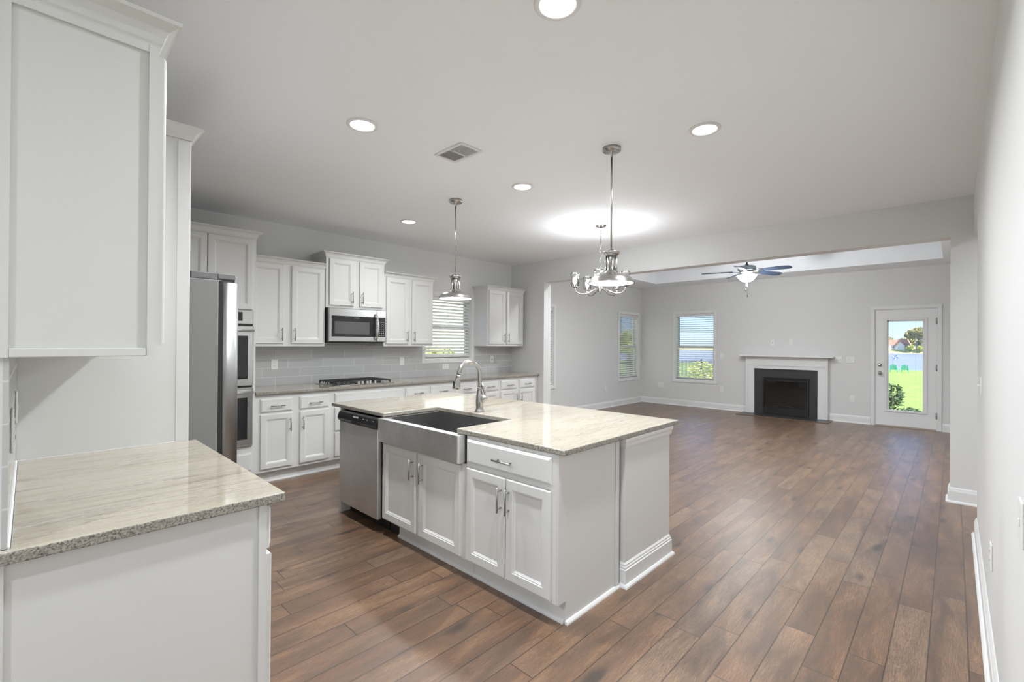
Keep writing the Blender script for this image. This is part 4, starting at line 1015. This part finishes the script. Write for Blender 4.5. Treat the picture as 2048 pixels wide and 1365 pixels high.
# ------------------------------------------------------------------ outdoors
def nmat(name, c0, c1, scale, rough=0.9, detail=4, stretch=(1, 1, 1)):
    m = principled(name, c0, rough, spec=0.2); ns, ls, b = nodes(m)
    f = noise(ns, ls, wpos(ns, ls, stretch), scale, detail, 0.6)
    ls.new(ramp(ns, ls, f, [(0.35, c0), (0.65, c1)]), b.inputs['Base Color']); return m
GRASS = nmat('grass', (0.21, 0.32, 0.07), (0.31, 0.41, 0.11), 1.2)
BANK = nmat('far_bank', (0.40, 0.42, 0.14), (0.55, 0.50, 0.24), .12)
LAKE = nmat('lake_water', (0.20, 0.215, 0.33), (0.25, 0.27, 0.38), .25, 0.35, 4, (1, .2, 1))
def gz(x):      # lawn height at x
    return -0.25 if x < 14 else -0.25 - (x - 14) / 60.0 * 1.35
m_ = MB(); m_.add([(XF + .16, -60, -.25), (XF + .16, 60, -.25), (14, 60, -.25), (14, -60, -.25), (74, 60, -1.6), (74, -60, -1.6)], [(0, 1, 2, 3), (3, 2, 4, 5)])
m_.add([(-40, YB + .16, -.25), (XF + .16, YB + .16, -.25), (XF + .16, 60, -.25), (-40, 60, -.25)], [(0, 1, 2, 3)])
m_.add([(-60, -60, -.25), (-3.53, -60, -.25), (-3.53, 60, -.25), (-60, 60, -.25)], [(0, 1, 2, 3)])
struct('lawn', m_, GRASS)
struct('lake', MB().add([(74, -160, -1.62), (74, 260, -1.62), (232, 260, -1.62), (232, -160, -1.62)], [(0, 1, 2, 3)]), LAKE)
struct('far_bank', MB().add([(230, -160, -1.7), (230, 260, -1.7), (240, 260, -.1), (240, -160, -.1), (420, -160, .2), (420, 260, .2)], [(0, 1, 2, 3), (3, 2, 4, 5)]), BANK)

def foliage(cx, cy, cz, rx, ry, rz, n_, leaf, seed, squash=.8):
    rnd = random.Random(seed); vs = []; fs = []
    lobes = [(rnd.uniform(-.55, .55), rnd.uniform(-.55, .55), rnd.uniform(-.45, .55), rnd.uniform(.35, .6)) for _ in range(9)]
    for _ in range(n_):
        lx, ly, lz, lr = rnd.choice(lobes)
        u = rnd.uniform(-1, 1); th = rnd.uniform(0, 2 * PI); q = math.sqrt(1 - u * u); rr = lr * rnd.uniform(.75, 1.0)
        p = Vector((cx + (lx + rr * q * math.cos(th)) * rx, cy + (ly + rr * q * math.sin(th)) * ry, cz + (lz + rr * u) * rz))
        a = Vector((rnd.gauss(0, 1), rnd.gauss(0, 1), rnd.gauss(0, .6))).normalized(); b_ = a.cross(Vector((rnd.gauss(0, 1), rnd.gauss(0, 1), rnd.gauss(0, 1)))).normalized()
        s = leaf * rnd.uniform(.7, 1.3); o = len(vs)
        vs += [p - a * s, p + b_ * s * .5, p + a * s, p - b_ * s * .5]; fs.append((o, o + 1, o + 2, o + 3))
    return MB().add(vs, fs)
BARK = principled('bark', (0.12, 0.08, 0.05), .9)
def leafm(name, a, b_): return nmat(name, a, b_, 3.0)
LG = leafm('leaf_olive', (0.26, 0.25, 0.09), (0.50, 0.44, 0.17)); LG2 = leafm('leaf_bright', (0.34, 0.42, 0.09), (0.62, 0.62, 0.20)); LG3 = leafm('leaf_dark', (0.05, 0.09, 0.04), (0.13, 0.19, 0.09)); LG4 = leafm('leaf_far', (0.18, 0.20, 0.08), (0.36, 0.34, 0.15))
def tree(name, label, x, y, z, r, h, trunk, mat, n_=1500, leaf=None, seed=1, cat='tree', group=None):
    t_ = thing(name, label, cat, (x, y, z), group=group)
    MB().tube([(x, y, z), (x + r * .05, y, z + trunk), (x, y + r * .05, z + trunk + (h - trunk) * .5)], [r * .10, r * .07, r * .03], 8).build('trunk', BARK, t_)
    foliage(x, y, z + trunk + (h - trunk) / 2, r, r, (h - trunk) / 2, n_, leaf or r * .07, seed).build('foliage', mat, t_, fixn=False)
    return t_
tree('oak_tree', 'large rounded tree on the far lake bank seen through the door', 236, 9.6, -.2, 5.6, 8.6, 2.0, LG, 5000, .42, 4)
tree('oak_tree', 'second tree behind the far houses, right of the large round tree', 262, 1.0, 0, 8, 7.2, 2.0, LG4, 4000, .5, 9)
for k, yy in enumerate((14.5, 23.5, 33, 42.5)):
    tree('tree', ['low dark tree directly behind the orange-roofed house', 'low tree left of the orange roof on the far bank', 'distant tree on the far bank at the left of the door view', 'farthest left tree on the far bank'][k], 262, yy, 0, 4.3, 4.7 + .3 * (k % 2), 1, LG4, 1800, .5, 20 + k)
tree('shrub', 'small yellow-green shrub between the two far houses', 232, 12.1, -1.2, 1.3, 3.0, .6, LG2, 900, .25, 31, 'shrub')
tree('shrub', 'pale green shrub before the right far house', 232, 9.2, -1.2, 1.1, 2.6, .5, LG2, 800, .22, 32, 'shrub')

RED = principled('roof_terracotta', (0.60, 0.34, 0.25), .8); GREY = principled('roof_grey', (0.42, 0.40, 0.38), .8); HW = principled('house_white', (0.85, 0.82, 0.74), .7); PANE = principled('house_pane', (0.25, 0.27, 0.30), .2)
def house(label, x, y, z, w, d, hw_, hr, roof, gable):
    t_ = thing('house', label, 'house', (x, y, z))
    MB().box(x, x + d, y - w / 2, y + w / 2, z, z + hw_).build('house_wall', HW, t_)
    MB().prism([(y - w / 2 - .4, z + hw_), (y + w / 2 + .4, z + hw_), (y + w / 2 - w * .08, z + hw_ + hr), (y - w / 2 + w * .08, z + hw_ + hr)], x + .3, x + d, 'x').build('roof', roof, t_)
    gy = y + gable * w * .25
    g_ = MB().prism([(gy - w * .17, z), (gy + w * .17, z), (gy + w * .17, z + hw_), (gy, z + hw_ + hr * .62), (gy - w * .17, z + hw_)], x - 1.2, x + 2, 'x').build('gable', HW, t_)
    MB().prism([(gy - w * .20, z + hw_ - .25), (gy, z + hw_ + hr * .62), (gy + w * .20, z + hw_ - .25), (gy + w * .20, z + hw_), (gy, z + hw_ + hr * .75), (gy - w * .20, z + hw_)], x - 1.5, x + 2, 'x').build('gable_roof', roof, t_)
    for s in (-.38, .10, .36):
        yy = y + s * w
        if abs(yy - gy) > w * .2: MB().box(x - .05, x + .02, yy - .5, yy + .5, z + .8, z + 2.0).build('window', PANE, t_)
house('far house with a terracotta roof across the lake', 240, 16.9, -.4, 8.4, 8, 1.75, 2.4, RED, -.7)
house('far white house with a grey roof right of the terracotta one', 240, 7.9, -.4, 6.0, 8, 1.9, 1.8, GREY, .5)

# adirondack chairs and a spinner on the lawn
TEAL = principled('teal_plastic', (0.08, 0.52, 0.40), .45)
def adirondack(x, y, label):
    z = gz(x); t_ = thing('adirondack_chair', label, 'chair', (x, y, z), 0.0, 'teal lawn chairs')
    s = .92
    def bx(nm, *a):
        a = [q * s for q in a]; return MB().box(x + a[0], x + a[1], y + a[2], y + a[3], z + a[4], z + a[5], .01).build(nm, TEAL, t_)
    bx('seat', -.28, .30, -.27, .27, .27, .31)
    m_ = MB()
    for k in range(5):
        yy = (-.22 + k * .11) * s; top = (.78 + .06 * (2 - abs(k - 2))) * s
        m_.prism([(x - .27 * s, z + .27 * s), (x - .24 * s, z + .27 * s), (x - .47 * s, z + top), (x - .50 * s, z + top)], y + yy - .048 * s, y + yy + .048 * s, 'y')
    m_.build('backrest', TEAL, t_)
    for q in (-1, 1):
        bx('armrest', -.38, .36, q * .33 - .06, q * .33 + .06, .50, .53)
        bx('leg', .24, .32, q * .30 - .02, q * .30 + .02, 0, .50)
        bx('leg', -.40, -.32, q * .30 - .02, q * .30 + .02, 0, .50)
adirondack(60.5, 4.40, 'left teal lawn chair facing the lake, seen through the door')
adirondack(60.5, 3.52, 'right teal lawn chair facing the lake, seen through the door')
zz = gz(60.5)
t = thing('side_table', 'small white table between the teal lawn chairs', 'table', (60.3, 3.96, zz)); MB().lathe([(.12, .40), (.12, .43), (0, .43)], (60.3, 3.96, zz), 16).build('tabletop', HW, t); MB().tube([(60.3, 3.96, zz), (60.3, 3.96, zz + .4)], .04, 8).build('pedestal', HW, t)
t = thing('wind_spinner', 'blue and white wind spinner on a pole beside the lawn chairs', 'wind spinner', (61.5, 4.33, zz)); zz -= .02
MB().tube([(61.5, 4.33, zz), (61.5, 4.33, zz + 1.45)], .012, 8).build('pole', GREY, t)
SB = principled('spinner_blue', (0.05, 0.14, 0.45), .4); zc = zz + 1.50
for k in range(9):
    a = 2 * PI * k / 9; pp = []
    for j in range(7):
        r_ = .05 + .24 * j / 6; aa = a + j * .13; pp.append((61.45 + .03 * math.sin(j), 4.33 + r_ * math.cos(aa), zc + r_ * math.sin(aa)))
    MB().tube(pp, [.014, .025, .033, .035, .03, .022, .01], 6).build('vane', SB if k % 3 else HW, t)
# bush by the door
t = thing('leafy_bush', 'dark green leafy bush just outside the door', 'shrub', (14.6, 1.22, -.25))
foliage(14.6, 1.24, .10, .42, .42, .48, 900, .055, 41).build('foliage', LG3, t, fixn=False); MB().tube([(14.6, 1.22, -.25), (14.6, 1.24, .1)], .03, 8).build('stem', BARK, t)
t = thing('leafy_bush', 'low spreading dark bush right of the taller one outside the door', 'shrub', (13.5, .62, -.25))
foliage(13.5, .66, -.13, .36, .36, .17, 420, .05, 42).build('foliage', LG3, t, fixn=False); MB().tube([(13.5, .62, -.25), (13.5, .64, -.08)], .02, 8).build('stem', BARK, t)
# neighbour's house and greenery outside the side windows
t = thing('neighbour_house', 'pale cream sided house beyond the kitchen window', 'house', (6, 12, -.25))
SID = principled('cream_siding', (0.84, 0.82, 0.76), .7); ns, ls, b = nodes(SID)
g = ns.new('ShaderNodeNewGeometry'); s = ns.new('ShaderNodeSeparateXYZ'); ls.new(g.outputs['Position'], s.inputs[0])
bump(ns, ls, b, math_(ns, ls, 'FRACT', math_(ns, ls, 'MULTIPLY', s.outputs['Z'], 7.0)), .8, .02)
MB().box(2.0, 15.5, 10.5, 18, -.25, 4.4).build('house_wall', SID, t)
MB().prism([(10.2, 4.4), (18.5, 4.4), (14.25, 6.8)], 1.6, 15.9, 'x').build('roof', GREY, t)
for xx in (4.2, 13.0):
    w_ = MB().box(xx - .5, xx + .5, 10.44, 10.5, .7, 2.1).build('window', HW, t); MB().box(xx - .42, xx + .42, 10.42, 10.44, .78, 2.02).build('pane', PANE, w_)
tree('shrub', 'rounded yellow-green shrub seen through the kitchen window', 7.1, 9.2, -.25, .7, 1.5, .3, LG2, 1200, .07, 51, 'shrub')
tree('shrub', 'yellow-green shrub seen through the corner window', 17.2, 9.0, -.25, .9, 2.0, .5, LG2, 1500, .08, 52, 'shrub')
tree('tree', 'leafy yellow-green tree seen through the corner window', 24.0, 13.6, -.4, 1.5, 2.9, .9, LG2, 2000, .11, 53)
tree('shrub', 'small bright green conifer-like shrub seen through the end wall window', 16.0, 6.15, -.25, .5, 1.1, .2, LG2, 1000, .05, 54, 'shrub')
tree('shrub', 'green shrub at the left of the end wall window view', 15.6, 7.3, -.25, .45, .9, .2, LG2, 900, .05, 55, 'shrub')
tree('shrub', 'green shrub at the right of the end wall window view', 16.2, 5.15, -.25, .5, 1.05, .2, LG2, 900, .05, 56, 'shrub')
IRON = principled('black_iron', (0.02, 0.02, 0.02), .5)
for k in range(6):
    x0 = 13.2 + k * 2.4
    t = thing('metal_fence_panel', 'black metal picket fence panel along the lawn, ' + ['nearest the house', 'second from the house', 'third from the house', 'fourth from the house', 'fifth from the house', 'farthest from the house'][k], 'fence', (x0 + 1.2, 8.0, gz(x0)), group='black fence panels')
    z = gz(x0) - .02; m_ = MB(); m_.box(x0, x0 + 2.36, 7.985, 8.015, z + 1.0, z + 1.04); m_.box(x0, x0 + 2.36, 7.985, 8.015, z + .15, z + .19); m_.build('rails', IRON, t)
    m_ = MB()
    for j in range(18): xx = x0 + .08 + j * .13; m_.box(xx - .008, xx + .008, 7.992, 8.008, z, z + 1.1)
    m_.build('pickets', IRON, t); MB().box(x0 - .03, x0 + .03, 7.97, 8.03, z, z + 1.15).build('post', IRON, t)
